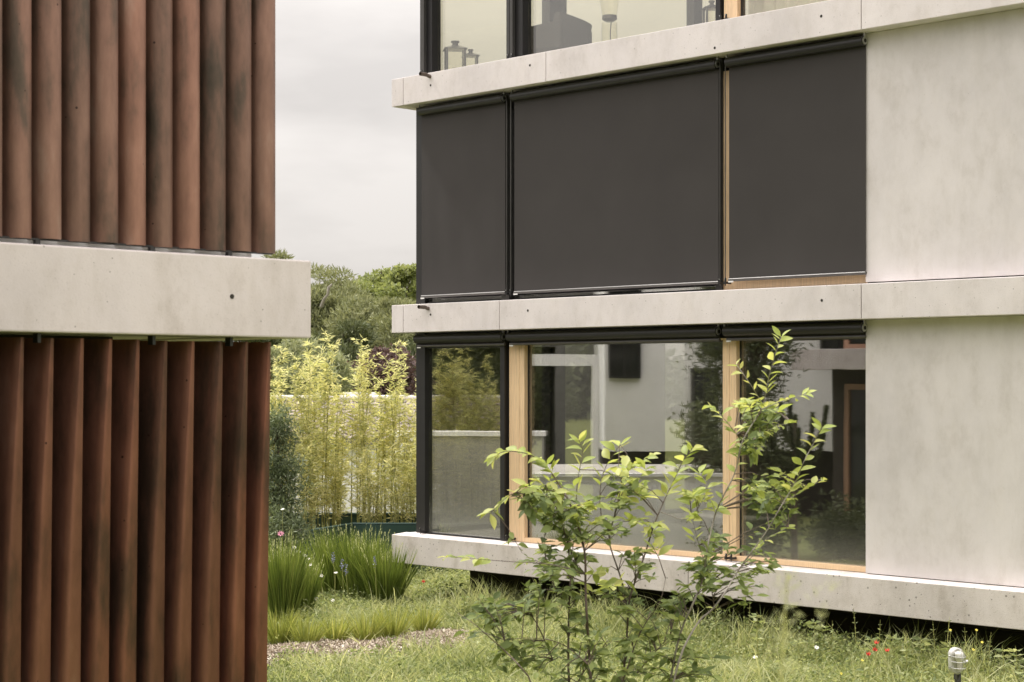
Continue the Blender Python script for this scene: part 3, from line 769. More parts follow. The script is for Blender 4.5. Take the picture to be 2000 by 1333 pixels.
def tree(name, label, loc, hgt, rad, zc0, m, nclump, nleaf, ll, lw, clump=0.16, group=None, trunk=0.12, flat=1.0, upleaf=0.3, bare=0.0, bark='bark'):
    t = thing(name, label, 'tree' if hgt > 3 else 'shrub', loc, 0, group)
    x0, y0, _ = loc
    tb_ = MB()
    tp = [Vector((0, 0, -0.1))]
    for k in range(1, 7):
        tp.append(Vector((random.uniform(-1, 1) * rad * 0.06, random.uniform(-1, 1) * rad * 0.06, hgt * 0.9 * k / 6)))
    tb_.tube(tp, [trunk * (1 - 0.85 * k / 6) for k in range(7)], 8)
    cs = []
    for k in range(nclump):
        for _ in range(60):
            v = RNG.uniform(-1, 1, 3)
            n2 = np.linalg.norm(v)
            if 0.35 < n2 < 1.0: break
        c = v * np.array([rad, rad, (hgt - zc0) / 2]) * (0.80 + 0.28 * RNG.random()) + np.array([0, 0, (hgt + zc0) / 2])
        cs.append(c)
    cs = np.array(cs)
    for c in cs[:: max(1, nclump // 26)]:
        k = min(6, max(1, int(c[2] / (hgt * 0.9) * 6 * 0.75)))
        tb_.tube(limb_pts(tp[k], c, 5, 0.07), [trunk * 0.42, trunk * 0.3, trunk * 0.2, trunk * 0.12, trunk * 0.05], 5)
    tb_.build('trunk', M[bark], t)
    idx = RNG.integers(0, nclump, nleaf)
    cr_ = rad * clump * RNG.uniform(0.6, 1.4, nclump)
    off = RNG.normal(size=(nleaf, 3)); off = unit(off) * (RNG.random((nleaf, 1)) ** 0.45)
    off[:, 2] *= flat * 0.75
    P = cs[idx] + off * cr_[idx][:, None] * 1.5
    D = unit(off * 0.7 + rdir(nleaf) * 0.8 + np.array([0, 0, upleaf]))
    V, Fc = leaves(P, D, ll * RNG.uniform(0.6, 1.35, nleaf), lw * RNG.uniform(0.7, 1.3, nleaf))
    link('crown', np_mesh('crown', V, [Fc], M[m]), t)
    return t

def at(px, Y): return ((px - 1000) / F * Y, Y, 0.0)
def zt(py, Y): return H + (HZ - py) / F * Y
# pines behind the garden
tree('pine_tree', 'tall olive green pine with a crooked pale bough beside the left house floor band', at(640, 72), zt(545, 72), 1.9, 1.2, 'pine', 95, 26000, 0.26, 0.055, 0.24, 'pines behind the gardens', 0.2, 0.6, 0.7)
tree('pine_tree', 'broad pine with soft layered boughs in front of the leafy trees', at(712, 66), zt(590, 66), 1.8, 0.6, 'pine', 85, 24000, 0.24, 0.05, 0.24, 'pines behind the gardens', 0.16, 0.55, 0.7)
tree('pine_tree', 'pine with grey green boughs reaching to the upper concrete band', at(790, 62), zt(585, 62), 1.5, 0.6, 'pine', 70, 18000, 0.22, 0.05, 0.24, 'pines behind the gardens', 0.16, 0.55, 0.7)
tree('pine_tree', 'pine whose top peeps over the left concrete band', at(545, 76), zt(490, 76), 1.5, 1.0, 'pine', 70, 17000, 0.26, 0.06, 0.22, 'pines behind the gardens', 0.2, 0.6, 0.7)
tree('pine_tree', 'low pine filling the gap beneath the crooked bough', at(668, 60), zt(615, 60), 1.5, 0.3, 'darkpine', 60, 16000, 0.22, 0.05, 0.26, 'pines behind the gardens', 0.15, 0.55, 0.6)
tree('pine_tree', 'pine partly behind the corner of the glazed loggia', at(880, 64), zt(600, 64), 1.9, 0.6, 'darkpine', 80, 18000, 0.24, 0.06, 0.24, 'pines behind the gardens', 0.16, 0.55, 0.6)
tree('pine_tree', 'dark pine seen through the glazed corner of the ground floor', at(985, 60), zt(640, 60), 2.0, 0.3, 'darkpine', 80, 18000, 0.24, 0.06, 0.26, 'pines behind the gardens', 0.16, 0.6, 0.5)
tree('pine_tree', 'dark pine behind the left house and seen only past its slats', at(470, 70), zt(560, 70), 1.8, 0.6, 'darkpine', 60, 12000, 0.28, 0.07, 0.26, 'pines behind the gardens', 0.16, 0.6, 0.6)
tree('oak_tree', 'leafy green tree with rounded crown rising above the pines', at(748, 92), zt(494, 92), 1.6, 1.5, 'oak', 60, 15000, 0.20, 0.14, 0.24, 'leafy trees behind the pines', 0.2, 0.8, 0.1)
tree('oak_tree', 'leafy tree with thin trunks right against the dark screen edge', at(815, 88), zt(497, 88), 1.3, 1.5, 'oak', 40, 9000, 0.20, 0.14, 0.24, 'leafy trees behind the pines', 0.18, 0.8, 0.1)
tree('oak_tree', 'small leafy tree between the crooked pine and the rounded tree', at(690, 96), zt(535, 96), 1.2, 1.5, 'pine', 45, 9000, 0.2, 0.12, 0.26, 'leafy trees behind the pines', 0.18, 0.8, 0.2)
tree('oak_tree', 'wide leafy tree filling the skyline between pine and rounded tree', at(705, 90), zt(522, 90), 1.7, 1.5, 'oak', 70, 15000, 0.20, 0.14, 0.22, 'leafy trees behind the pines', 0.2, 0.8, 0.1)
tree('oak_tree', 'leafy tree overlapping the rounded one on its right', at(785, 86), zt(508, 86), 1.5, 1.5, 'oak', 60, 13000, 0.20, 0.14, 0.22, 'leafy trees behind the pines', 0.18, 0.8, 0.1)
tree('pine_tree', 'full pine crown right of the tall crooked one', at(664, 78), zt(512, 78), 1.6, 1.2, 'pine', 90, 20000, 0.26, 0.06, 0.22, 'pines behind the gardens', 0.18, 0.6, 0.7)
tree('copper_beech', 'dark purple leaved tree above the tiled roof', at(752, 47), zt(672, 47), 0.98, 1.9, 'purple', 55, 17000, 0.10, 0.065, 0.26, None, 0.09, 0.9, 0.2)
tree('silver_shrub', 'tall silvery green shrub behind the bamboo left of the purple tree', at(600, 44), zt(664, 44), 1.0, 1.6, 'silver', 55, 15000, 0.13, 0.035, 0.26, None, 0.07, 0.9, 0.4)
tree('silver_shrub', 'silvery shrub behind the bamboo beside the left slats', at(530, 44), zt(680, 44), 0.8, 1.6, 'silver', 45, 9000, 0.13, 0.035, 0.26, None, 0.07, 0.9, 0.4)
tree('hedge_tree', 'round dark evergreen behind the purple tree', at(820, 50), zt(685, 50), 1.1, 1.0, 'darkpine', 50, 12000, 0.16, 0.05, 0.28, None, 0.09, 0.9, 0.4)
bg_ = at(640, 69.8)
bough = MB().tube([(bg_[0] - 0.25, 69.8, zt(600, 70)), (bg_[0] - 0.12, 69.7, zt(585, 70)), (bg_[0] + 0.02, 69.6, zt(577, 70)), (bg_[0] + 0.06, 69.6, zt(563, 70)), (bg_[0] + 0.2, 69.6, zt(556, 70))], [0.07, 0.06, 0.05, 0.06, 0.03], 8).build('bough', M['greystem'])
bough.parent = [o for o in bpy.data.objects if o.name.startswith('pine_tree')][0]; bough.matrix_parent_inverse = Matrix.Translation(-Vector(at(640, 72)))
# distant wood as one mass to close the horizon
n = 60000
xx = RNG.uniform(-75, 75, n); yy = 150 + RNG.normal(size=n) * 5
top = 5.5 + 1.2 * np.sin(xx * 0.35) + 0.8 * np.sin(xx * 1.1 + 1) + 0.5 * np.sin(xx * 2.3)
zzz = RNG.random(n) ** 0.7 * top
V, Fc = leaves(np.stack([xx, yy, zzz], 1), rdir(n, 0.2), 1.1, 0.7)
tag(link('far_wood', np_mesh('far_wood', V, [Fc], M['darkpine'])), 'dark wood far behind the gardens', 'wood', None, 'stuff')

# ------------------------------------------------------------------ neighbour's tiled house behind the bamboo
nh = thing('tiled_house', 'low white rendered house with a brown tiled roof behind the bamboo', 'house', (0, 0, 0))
HX0, HX1 = (500 - 1000) / F * 36, (1010 - 1000) / F * 36
zr, ze = zt(781, 38), zt(858, 35.6)
boxo('wall', (HX0 - 3, HX1 - 0.1, 35.9, 40, 0, ze + 0.02), M['white'], nh)
m = MB(); m.v = [(HX0 - 3, 35.6, ze), (HX1, 35.6, ze), (HX1, 38, zr), (HX0 - 3, 38, zr), (HX0 - 3, 40.4, ze), (HX1, 40.4, ze)]
m.v += [(x, y, z - 0.1) for x, y, z in m.v]
m.f = [(0, 1, 2, 3), (3, 2, 5, 4), (6, 9, 8, 7), (9, 10, 11, 8), (0, 6, 7, 1), (1, 7, 8, 2), (2, 8, 11, 5), (0, 3, 9, 6), (3, 4, 10, 9), (4, 5, 11, 10)]
rf = m.build('roof', M['joint'], nh)
tw = 0.235; rows = 11; nc = int((HX1 - HX0 + 0.4) / tw)
tm = MB()
for iy in range(2):
    for i in range(7):
        a = i / 6; tm.v.append((a * tw * 0.98, iy * 0.27, 0.022 * math.sin(a * math.pi * 2) + (0.028 if iy == 0 else 0.006)))
for i in range(6): tm.f.append((i, i + 1, i + 8, i + 7))
for i in range(6):
    b0 = len(tm.v); p, q = tm.v[i], tm.v[i + 1]
    tm.v += [(p[0], p[1], p[2]), (q[0], q[1], q[2]), (q[0], q[1], q[2] - 0.025), (p[0], p[1], p[2] - 0.025)]; tm.f.append((b0, b0 + 3, b0 + 2, b0 + 1))
tme = tm.mesh('roof_tile', M['tile'])
sl = math.atan2(zr - ze, 2.4); ln = math.hypot(zr - ze, 2.4); rs = ln / rows
cnt = 0
for r_ in range(rows):
    for c_ in range(nc):
        if cnt >= 300: break
        o = link('roof_tile', tme, rf); cnt += 1
        d = r_ * rs
        o.location = (HX1 - (c_ + 1) * tw + random.uniform(-.004, .004), 35.6 + d * math.cos(sl), ze + d * math.sin(sl) + 0.006)
        o.rotation_euler = (sl, 0, random.uniform(-0.01, 0.01))
MB().tube([(HX0 - 3, 38, zr + 0.03), (HX1 + 0.02, 38, zr + 0.03)], 0.07, 10).build('ridge_cap', M['concwall'], nh)
boxo('gable_board', (HX1 - 0.02, HX1 + 0.03, 35.6, 38, ze - 0.12, ze - 0.02), M['bark'], nh)
ck = at(702, 38.6)
boxo('chimney', (ck[0] - 0.36, ck[0] + 0.36, 38.2, 38.8, zr - 0.3, zt(767, 38.4)), M['white'], nh)
# lower lean-to in front, with sloping verge
boxo('side_wall', ((765 - 1000) / F * 35, (900 - 1000) / F * 35, 34.6, 35.4, 0, zt(842, 35)), M['white'], nh)
# ------------------------------------------------------------------ dark green planter and bamboo
pl = thing('planter', 'long dark green raised planter at the foot of the bamboo', 'planter', (0, 0, 0))
poly = [(-3.06, 25.75), (-2.44, 27.3), (1.0, 27.3), (1.0, 29.4), (-5.6, 29.4), (-5.6, 25.75)]
zp = zt(1022, 27.3)
for i in range(6):
    a, b_ = Vector(poly[i]), Vector(poly[(i + 1) % 6]); nrm = Vector(((b_ - a).y, -(b_ - a).x)).normalized() * -0.03
    MB().prism([tuple(a), tuple(b_), tuple(b_ - nrm), tuple(a - nrm)][::-1], 0, zp - 0.03).build('side_panel', M['greenbox'], pl)
cx_ = sum(p[0] for p in poly) / 6; cy_ = sum(p[1] for p in poly) / 6
rim = MB()
for i in range(6):
    a, b_ = Vector((*poly[i], zp - 0.015)), Vector((*poly[(i + 1) % 6], zp - 0.015))
    rim.tube([a, b_], 0.022, 8)
rim.build('rim', M['greenbox'], pl)
MB().prism([(x * 0.97, y) for x, y in [(-3.1, 26.0), (-2.5, 27.5), (0.9, 27.5), (0.9, 29.2), (-5.4, 29.2), (-5.4, 26.0)]], zp - 0.27, zp - 0.25).build('soil', M['soil'], pl)

def bamboo(px, top, Y, nleaf, k, label):
    x, _, _ = at(px, Y)
    t = thing('bamboo', label, 'bamboo', (x, Y, zp - 0.22), 0, 'bamboo clumps in the green planter')
    ht = zt(top, Y) - zp + 0.22
    cm_ = MB(); P = []; D = []; LL = []
    nc_ = random.randint(6, 8)
    for c in range(nc_):
        bx, by = random.uniform(-0.14, 0.14), random.uniform(-0.2, 0.2)
        h = ht * (1.0 if c == 0 else random.uniform(0.62, 0.97)); lx_, ly_ = random.uniform(-0.16, 0.16), random.uniform(-0.16, 0.16)
        pts = [Vector((bx + lx_ * u ** 2, by + ly_ * u ** 2, h * u)) for u in (0, .2, .4, .6, .8, .93, 1.0)]
        cm_.tube(pts, [0.011, 0.010, 0.009, 0.007, 0.005, 0.003, 0.0015], 6)
        nb = int(h / 0.06)
        for j in range(nb):
            u = 0.10 + 0.90 * (j + random.random()) / nb
            f = u * 6; i = min(5, int(f)); 
            uu = (0, .2, .4, .6, .8, .93, 1.0)
            i = max(q for q in range(6) if uu[q] <= u); p = pts[i].lerp(pts[i + 1], (u - uu[i]) / (uu[i + 1] - uu[i]))
            a = random.uniform(0, 6.28); bl = (0.10 + 0.20 * (1 - u)) * random.uniform(0.6, 1.5) * (0.8 if u < 0.3 else 1)
            bd = Vector((math.cos(a), math.sin(a), 0.9)).normalized()
            cm_.tube([p, p + bd * bl], [0.002, 0.0008], 3, False)
            for q in range(random.randint(8, 13) if u > 0.40 else random.randint(4, 7)):
                s_ = random.uniform(0.25, 1.05)
                P.append(p + bd * bl * s_); aa = random.uniform(0, 6.28)
                D.append(Vector((math.cos(aa) * 0.8 + bd.x * 0.6, math.sin(aa) * 0.8 + bd.y * 0.6, random.uniform(-0.45, 0.75))).normalized()); LL.append(random.uniform(0.06, 0.135))
    cm_.build('culms', M['culm'], t)
    P = np.array([tuple(p) for p in P]); D = np.array([tuple(p) for p in D]); LL = np.array(LL)
    V, Fc = leaves(P, D, LL, LL * 0.17, 0.15)
    link('foliage', np_mesh('foliage', V, [Fc], M['bamboo']), t)
bl = [(520, 720, 'golden bamboo half hidden behind the edge of the copper slats'), (548, 680, 'golden bamboo beside the copper slats, second from the left'),
      (583, 672, 'golden bamboo in front of the silvery shrub'), (622, 655, 'tallest golden bamboo spire just right of the left concrete band'),
      (660, 748, 'shorter bamboo between the tall spire and the purple tree'), (697, 662, 'slender bamboo tip standing against the purple tree'),
      (735, 772, 'low bamboo in front of the tiled roof right of the slender tip'), (768, 672, 'bamboo in front of the right part of the purple tree'),
      (803, 775, 'bamboo next to the black corner post outside the glass'), (838, 745, 'bamboo seen through the left edge of the corner glass'),
      (868, 700, 'bamboo seen through the corner glass left of its highest tip'), (904, 668, 'highest bamboo seen through the ground floor corner glass'),
      (936, 700, 'bamboo seen through the corner glass right of its highest tip'), (964, 752, 'bamboo seen through the glass beside the black mullion'),
      (1000, 790, 'bamboo behind the first timber mullion')]
for i, (px, top, lb) in enumerate(bl):
    bamboo(px, top, 28.35 + random.uniform(-0.45, 0.45), 0, i, lb)
for i, px in enumerate((535, 565, 603, 642, 680, 716, 750, 786, 820, 855, 888, 920, 950)):
    if i in (1, 4, 6, 9): continue
    bamboo(px, random.uniform(800, 900), 28.0 + random.uniform(-0.2, 0.6), 0, i, 'low bushy bamboo in the gap before ' + ['the slat edge', 'the silvery shrub', 'the tall spire', 'the tall spire\'s right side', 'the slender tip', 'the brown roof', 'the purple tree', 'the corner post', 'the leftmost glass edge', 'the shaded glass', 'the tallest glass spire', 'the right glass part', 'the black mullion'][i])

# grey green shrub at the left edge
tree('buddleia_shrub', 'grey green leafy shrub beside the lower copper slats', at(542, 25.0), zt(775, 25.0), 0.26, 0.5, 'budd', 40, 5200, 0.075, 0.022, 0.5, None, 0.02, 1.2, 0.1)
tree('buddleia_shrub', 'low grey green shrub in front of the planter by the pink flower', at(552, 24.6), zt(985, 24.6), 0.36, 0.1, 'budd', 30, 3800, 0.075, 0.022, 0.5, None, 0.02, 1.2, 0.1)

# ------------------------------------------------------------------ grasses
def grass_clump(name, px, py, top, rpx, n, m, label, group, spread=0.35, wd=0.006):
    Y = H * F / (py - HZ); x = (px - 1000) / F * Y; r = rpx / F * Y; h = (py - top) / F * Y
    t = thing(name, label, 'grass', (x, Y, 0), 0, group)
    a = RNG.uniform(0, 2 * np.pi, n); rr = np.sqrt(RNG.random(n)) * r * 0.38
    out = np.stack([np.cos(a), np.sin(a), np.zeros(n)], 1)
    P = out * rr[:, None]
    D = unit(out * (RNG.random((n, 1)) ** 1.1 * spread) + np.array([0, 0, 1.0]) + RNG.normal(size=(n, 3)) * 0.05)
    V, Q, T = blades(P, D, h * RNG.uniform(0.55, 1.08, n), wd * RNG.uniform(0.6, 1.3, n), RNG.uniform(0.0, 0.45, n) ** 1.5 * spread * 1.7, out)
    link('blades', np_mesh('blades', V, [Q, T], M[m]), t)
    if m == 'reed':
        k = 46; a = RNG.uniform(0, 2 * np.pi, k); out = np.stack([np.cos(a), np.sin(a), np.zeros(k)], 1)
        P0_ = out * r * 0.2; D0_ = unit(out * RNG.random((k, 1)) * spread * 1.2 + np.array([0, 0, 1.0])); hl = h * RNG.uniform(0.8, 1.12, k)
        V1, Q1, T1 = blades(P0_, D0_, hl, 0.004, RNG.uniform(0, 0.1, k), out)
        link('flower_stalks', np_mesh('flower_stalks', V1, [Q1, T1], M['tuft']), t)
        tips_ = P0_ + D0_ * hl[:, None] * 0.93; idx = np.repeat(np.arange(k), 9)
        V2, F2 = leaves(tips_[idx] + D0_[idx] * RNG.uniform(-0.09, 0.05, len(idx))[:, None], unit(D0_[idx] + rdir(len(idx)) * 0.35), 0.035, 0.006)
        link('seed_heads', np_mesh('seed_heads', V2, [F2], M['plume']), t)
gg = 'tall green ornamental grasses'
grass_clump('ornamental_grass', 552, 1215, 1050, 62, 900, 'reed', 'tall dark green grass clump right against the lower copper slats', gg, 0.26, 0.012)
grass_clump('ornamental_grass', 592, 1200, 1085, 50, 380, 'reed', 'slim tall grass clump just right of the one at the slats', gg, 0.30, 0.012)
grass_clump('ornamental_grass', 656, 1168, 1030, 78, 650, 'reed', 'tall grass clump in front of the left end of the green planter', gg, 0.34, 0.012)
grass_clump('ornamental_grass', 706, 1175, 1034, 80, 700, 'reed', 'tall grass clump centred in front of the planter', gg, 0.34, 0.012)
grass_clump('ornamental_grass', 752, 1180, 1052, 84, 800, 'reed', 'dark tall grass clump fanning over the concrete slab corner', gg, 0.46, 0.011)
pg = 'pale low grass tufts along the bark mulch'
for px, py, top, r_, lb in ((548, 1262, 1178, 41, 'pale grass tuft beside the copper slats at the mulch edge'), (598, 1268, 1195, 44, 'pale grass tuft second from the slats behind the mulch'),
                            (655, 1262, 1198, 38, 'pale grass tuft third from the slats behind the mulch'), (715, 1260, 1185, 42, 'spiky pale grass tuft below the tall centre clump'),
                            (768, 1256, 1175, 36, 'pale upright grass tuft at the middle of the mulch'), (828, 1240, 1180, 38, 'rightmost pale grass tuft at the end of the mulch')):
    grass_clump('grass_tuft', px, py, top, r_, 230, 'tuft', lb, pg, 0.62, 0.010)

def ground_xy(n, py0, py1, px0, px1):
    y = RNG.uniform(py0, py1, n); x = RNG.uniform(px0, px1, n); Y = H * F / (y - HZ)
    return (x - 1000) / F * Y, Y
def inbuild(x, y, lim=0.95):      # local depth behind the facade
    d = (x - OX) * CQ + (y - OY) * CQ; s = (x - OX) * CQ - (y - OY) * CQ
    return (d > lim) & (s > P0 - 0.1)
def mulch_mask(x, y):
    Y0 = 19.35 + 0.18 * np.sin(x * 5.0) + (x + 1.6) * 0.55
    return (np.abs(y - Y0) < 0.80 + 0.16 * np.sin(x * 7 + 1)) & (x > -3.6) & (x < -0.50)
# meadow: uniform in ground area
n = 105000
x = RNG.uniform(-4.2, 6.2, n); y = RNG.uniform(15.6, 32.0, n)
keep = ~inbuild(x, y) & ~(mulch_mask(x, y) & (RNG.random(n) > 0.03)) & (np.abs(x) < 0.30 * y + 0.4) & (RNG.random(n) < np.clip(1.25 - (y - 16) * 0.06, 0.3, 1))
x, y = x[keep], y[keep]; n = len(x)
d = (x - OX) * CQ + (y - OY) * CQ
patch = 0.5 + 0.5 * np.sin(x * 2.3 + 1.3 * np.sin(y * 1.7)) * np.cos(y * 1.9 + x)
hh = (0.08 + 0.20 * patch ** 1.5) * RNG.uniform(0.5, 1.4, n) + np.clip(0.16 - np.abs(d - 0.2) * 0.12, 0, 0.16) * RNG.random(n) ** 2 * (x > -0.6)
tall = RNG.random(n) < 0.03; hh[tall] *= 1.9
lean = rdir(n); lean[:, 2] = 0; lean = unit(lean)
D = unit(lean * RNG.random((n, 1)) * 0.7 + np.array([0, 0, 1.0]))
V, Q, T = blades(np.stack([x, y, np.zeros(n) - 0.005], 1), D, hh, 0.0095 * RNG.uniform(0.5, 1.5, n), RNG.uniform(0.1, 0.8, n), lean)
tag(link('meadow_grass', np_mesh('meadow_grass', V, [Q, T], M['meadow'])), 'rough sunlit meadow grass around the concrete house', 'grass', None, 'stuff')
n = 110000
x = RNG.uniform(-4.2, 6.2, n); y = RNG.uniform(15.6, 27.0, n)
keep = ~inbuild(x, y) & ~(mulch_mask(x, y) & (RNG.random(n) > 0.05)) & (np.abs(x) < 0.30 * y + 0.4)
x, y = x[keep], y[keep]; n = len(x)
cl = 0.5 + 0.5 * np.sin(x * 4.1 + 2 * np.sin(y * 2.7)) * np.sin(y * 3.3 - x * 1.5)
d = (x - OX) * CQ + (y - OY) * CQ
z = RNG.random(n) ** 1.1 * (0.04 + 0.22 * cl ** 1.6 + np.clip(0.22 - np.abs(d + 0.1) * 0.25, 0, 0.2) * (x > 0.3))
V, Fc = leaves(np.stack([x, y, z], 1), rdir(n, 0.35, 0.5), RNG.uniform(0.02, 0.065, n), RNG.uniform(0.014, 0.036, n))
tag(link('meadow_herbs', np_mesh('meadow_herbs', V, [Fc], M['herb'])), 'low leafy clover and herbs growing between the grass', 'herbs', None, 'stuff')
n = 5200
s_ = RNG.uniform(S_(925, 0), S_(2010, 0), n); d = -np.abs(RNG.normal(size=n)) * 0.5 + 0.25
x = OX + CQ * (s_ + d); y = OY + CQ * (d - s_)
cl = 0.5 + 0.5 * np.sin(s_ * 5.1 + 2 * np.sin(s_ * 2.3)); keep = RNG.random(n) < 0.25 + 0.75 * cl
x, y, cl = x[keep], y[keep], cl[keep]; n = len(x)
lean = rdir(n); lean[:, 2] = 0; lean = unit(lean)
V, Q, T = blades(np.stack([x, y, np.zeros(n)], 1), unit(lean * RNG.random((n, 1)) * 0.45 + np.array([0, 0, 1.0])), (0.16 + 0.30 * cl) * RNG.uniform(0.5, 1.3, n), 0.009, RNG.uniform(0.05, 0.6, n), lean)
tag(link('verge_grass', np_mesh('verge_grass', V, [Q, T], M['meadow'])), 'longer arching grass along the foot of the concrete house', 'grass', None, 'stuff')
# bark mulch
nx_, ny_ = 60, 26; m = MB()
for j in range(ny_ + 1):
    for i in range(nx_ + 1):
        X_ = -3.8 + 3.35 * i / nx_; Y0 = 19.35 + 0.18 * math.sin(X_ * 5.0) + (X_ + 1.6) * 0.55; v = j / ny_ * 2 - 1
        m.v.append((X_, Y0 + v * 0.92, 0.055 * max(0, 1 - v * v) * min(1, (i if i < nx_ / 2 else nx_ - i) / 6) + 0.012 * random.random() * (abs(v) < 0.95) - 0.004))
for j in range(ny_):
    for i in range(nx_):
        a = j * (nx_ + 1) + i; m.f.append((a, a + 1, a + nx_ + 2, a + nx_ + 1))
tag(m.build('mulch_bed', M['soil'], smooth=True), kind='structure')
n = 34000
x = RNG.uniform(-3.8, -0.5, n); v = np.clip(RNG.normal(size=n) * 0.5, -1.25, 1.25)
y = 19.35 + 0.18 * np.sin(x * 5.0) + (x + 1.6) * 0.55 + v * 0.76
z = 0.055 * np.maximum(0, 1 - v * v) + RNG.random(n) * 0.025
V, Fc = leaves(np.stack([x, y, z], 1), rdir(n, 0, 0.45), RNG.uniform(0.02, 0.065, n), RNG.uniform(0.012, 0.028, n), 0.1)
tag(link('bark_chips', np_mesh('bark_chips', V, [Fc], M['chips'])), 'pale bark chip mulch spread in a strip across the grass', 'mulch', None, 'stuff')
for i, (a, b_) in enumerate((((535, 1284), (600, 1279)), ((600, 1272), (672, 1268)), ((775, 1247), (800, 1236)))):
    pts = []
    for k in range(5):
        px = a[0] + (b_[0] - a[0]) * k / 4; py = a[1] + (b_[1] - a[1]) * k / 4; Y = H * F / (py - HZ) - 0.25
        pts.append(((px - 1000) / F * Y, Y, 0.075 + random.uniform(-0.01, 0.01)))
    o = MB().tube(pts, [0.013, 0.016, 0.014, 0.013, 0.008], 7).build('stick', M['stem'])
    tag(o, ['dry brown stick at the mulch edge beside the slats', 'dry brown stick lying along the mulch behind the first stick', 'short stick leaning in the mulch near its right end'][i], 'stick', 'sticks on the mulch')

# ------------------------------------------------------------------ weeds and flowers
def weed(px, pyt, Y, label, kind, group):
    """upright stalk with opposite leaves, top at (px, pyt)"""
    x = (px - 1000) / F * Y; h = zt(pyt, Y)
    t = thing('weed', label, 'weed', (x, Y, 0), random.uniform(0, 6), group)
    st = MB(); tipx, tipy = random.uniform(-0.04, 0.04), random.uniform(-0.04, 0.04)
    pts = [Vector((tipx * u * u, tipy * u * u, h * u)) for u in (0, .25, .5, .75, 1)]
    st.tube(pts, [0.005, 0.0045, 0.004, 0.003, 0.0015], 5).build('stalk', M['culm'], t)
    P, D, L = [], [], []
    nl = int(h / 0.055)
    for j in range(nl):
        u = 0.15 + 0.85 * j / nl; p = Vector((tipx * u * u, tipy * u * u, h * u))
        for q in range(2 if kind == 0 else 4):
            a = j * 1.57 + q * (math.pi if kind == 0 else math.pi / 2) + random.uniform(-.3, .3)
            P.append(tuple(p)); D.append((math.cos(a), math.sin(a), random.uniform(-0.1, 0.5))); L.append((0.09 if kind else 0.055) * (1.25 - 0.75 * u if not kind else 1.1 - 0.5 * abs(u - 0.8)) * random.uniform(0.7, 1.2))
    V, Fc = leaves(np.array(P), unit(np.array(D)), np.array(L), np.array(L) * (0.42 if kind else 0.35))
    tag(link('leaf_pairs', np_mesh('leaf_pairs', V, [Fc], M['herb']), t), kind='stuff')
wg = 'weeds along the foot of the concrete house'
wd_ = [(1462, 1170, 0, 'thin weed stalk left of the dark gap behind the right shrub stem'), (1480, 1195, 1, 'leafy weed just right of the grey shrub stem'), (1515, 1200, 0, 'bare weed stalk in front of the dark plinth near the plume'),
       (1592, 1208, 1, 'leafy nettle standing before the dark plinth left of the thin stalks'), (1610, 1216, 1, 'leafy nettle beside its taller neighbour'), (1625, 1212, 0, 'reddish seed stalk before the plinth'),
       (1673, 1188, 0, 'tallest thin stalk reaching over the slab edge'), (1698, 1240, 1, 'broad leaved nettle above the poppies'), (1717, 1211, 0, 'thin stalk just left of the right poppy'),
       (1747, 1238, 1, 'nettle with drooping leaves right of the poppies'), (1800, 1240, 1, 'nettle midway between poppies and lamp'), (1827, 1212, 0, 'leafy stalk left of the lamp'), (1848, 1205, 0, 'tall stalk rising behind the lamp top'),
       (1853, 1250, 1, 'nettle close behind the lamp'), (1890, 1225, 0, 'stalk right behind the lamp'), (1930, 1235, 0, 'stalk with yellow buds right of the lamp'), (1962, 1262, 1, 'nettle near the right edge'), (1988, 1262, 1, 'rightmost nettle at the picture edge'),
       (1400, 1180, 1, 'nettle at the plinth left of the grey stem'), (1300, 1172, 0, 'stalk seen behind the leafy shrub'), (1660, 1262, 1, 'nettle left of the poppies'), (1770, 1262, 1, 'low nettle in the grass right of the poppies'), (1560, 1250, 1, 'low nettle behind the plume')]
for px, pyt, k, lb in wd_:
    t_ = (px - 1000) / F; Yf = (OX + OY) / (1 + t_)      # front edge of the slab
    weed(px, pyt, Yf - random.uniform(0.15, 0.7), lb, k, wg)
for k, (px, pyt) in enumerate(((1420, 1262), (1345, 1240), (1255, 1218), (1510, 1285), (1600, 1290), (1690, 1300), (1745, 1310), (1480, 1240), (1930, 1285), (1975, 1300), (930, 1150), (950, 1165), (980, 1160), (905, 1160))):
    Y = H * F / (pyt + 55 - HZ)
    weed(px, pyt, Y, ['leafy weed low in the meadow under the grey stem', 'weed in the grass behind the shrub stems', 'weed near the plinth behind the shrub', 'weed beside the pale plume', 'weed in the grass below the nettles', 'weed under the poppies', 'weed below the right poppy', 'weed left of the plume top', 'weed right of the lamp', 'weed in the lower right corner', 'weed by the dark recess of the plinth', 'weed second from the plinth corner', 'weed between the plinth corner and the shrub', 'weed at the plinth corner'][k], k % 2, 'weeds scattered in the meadow')

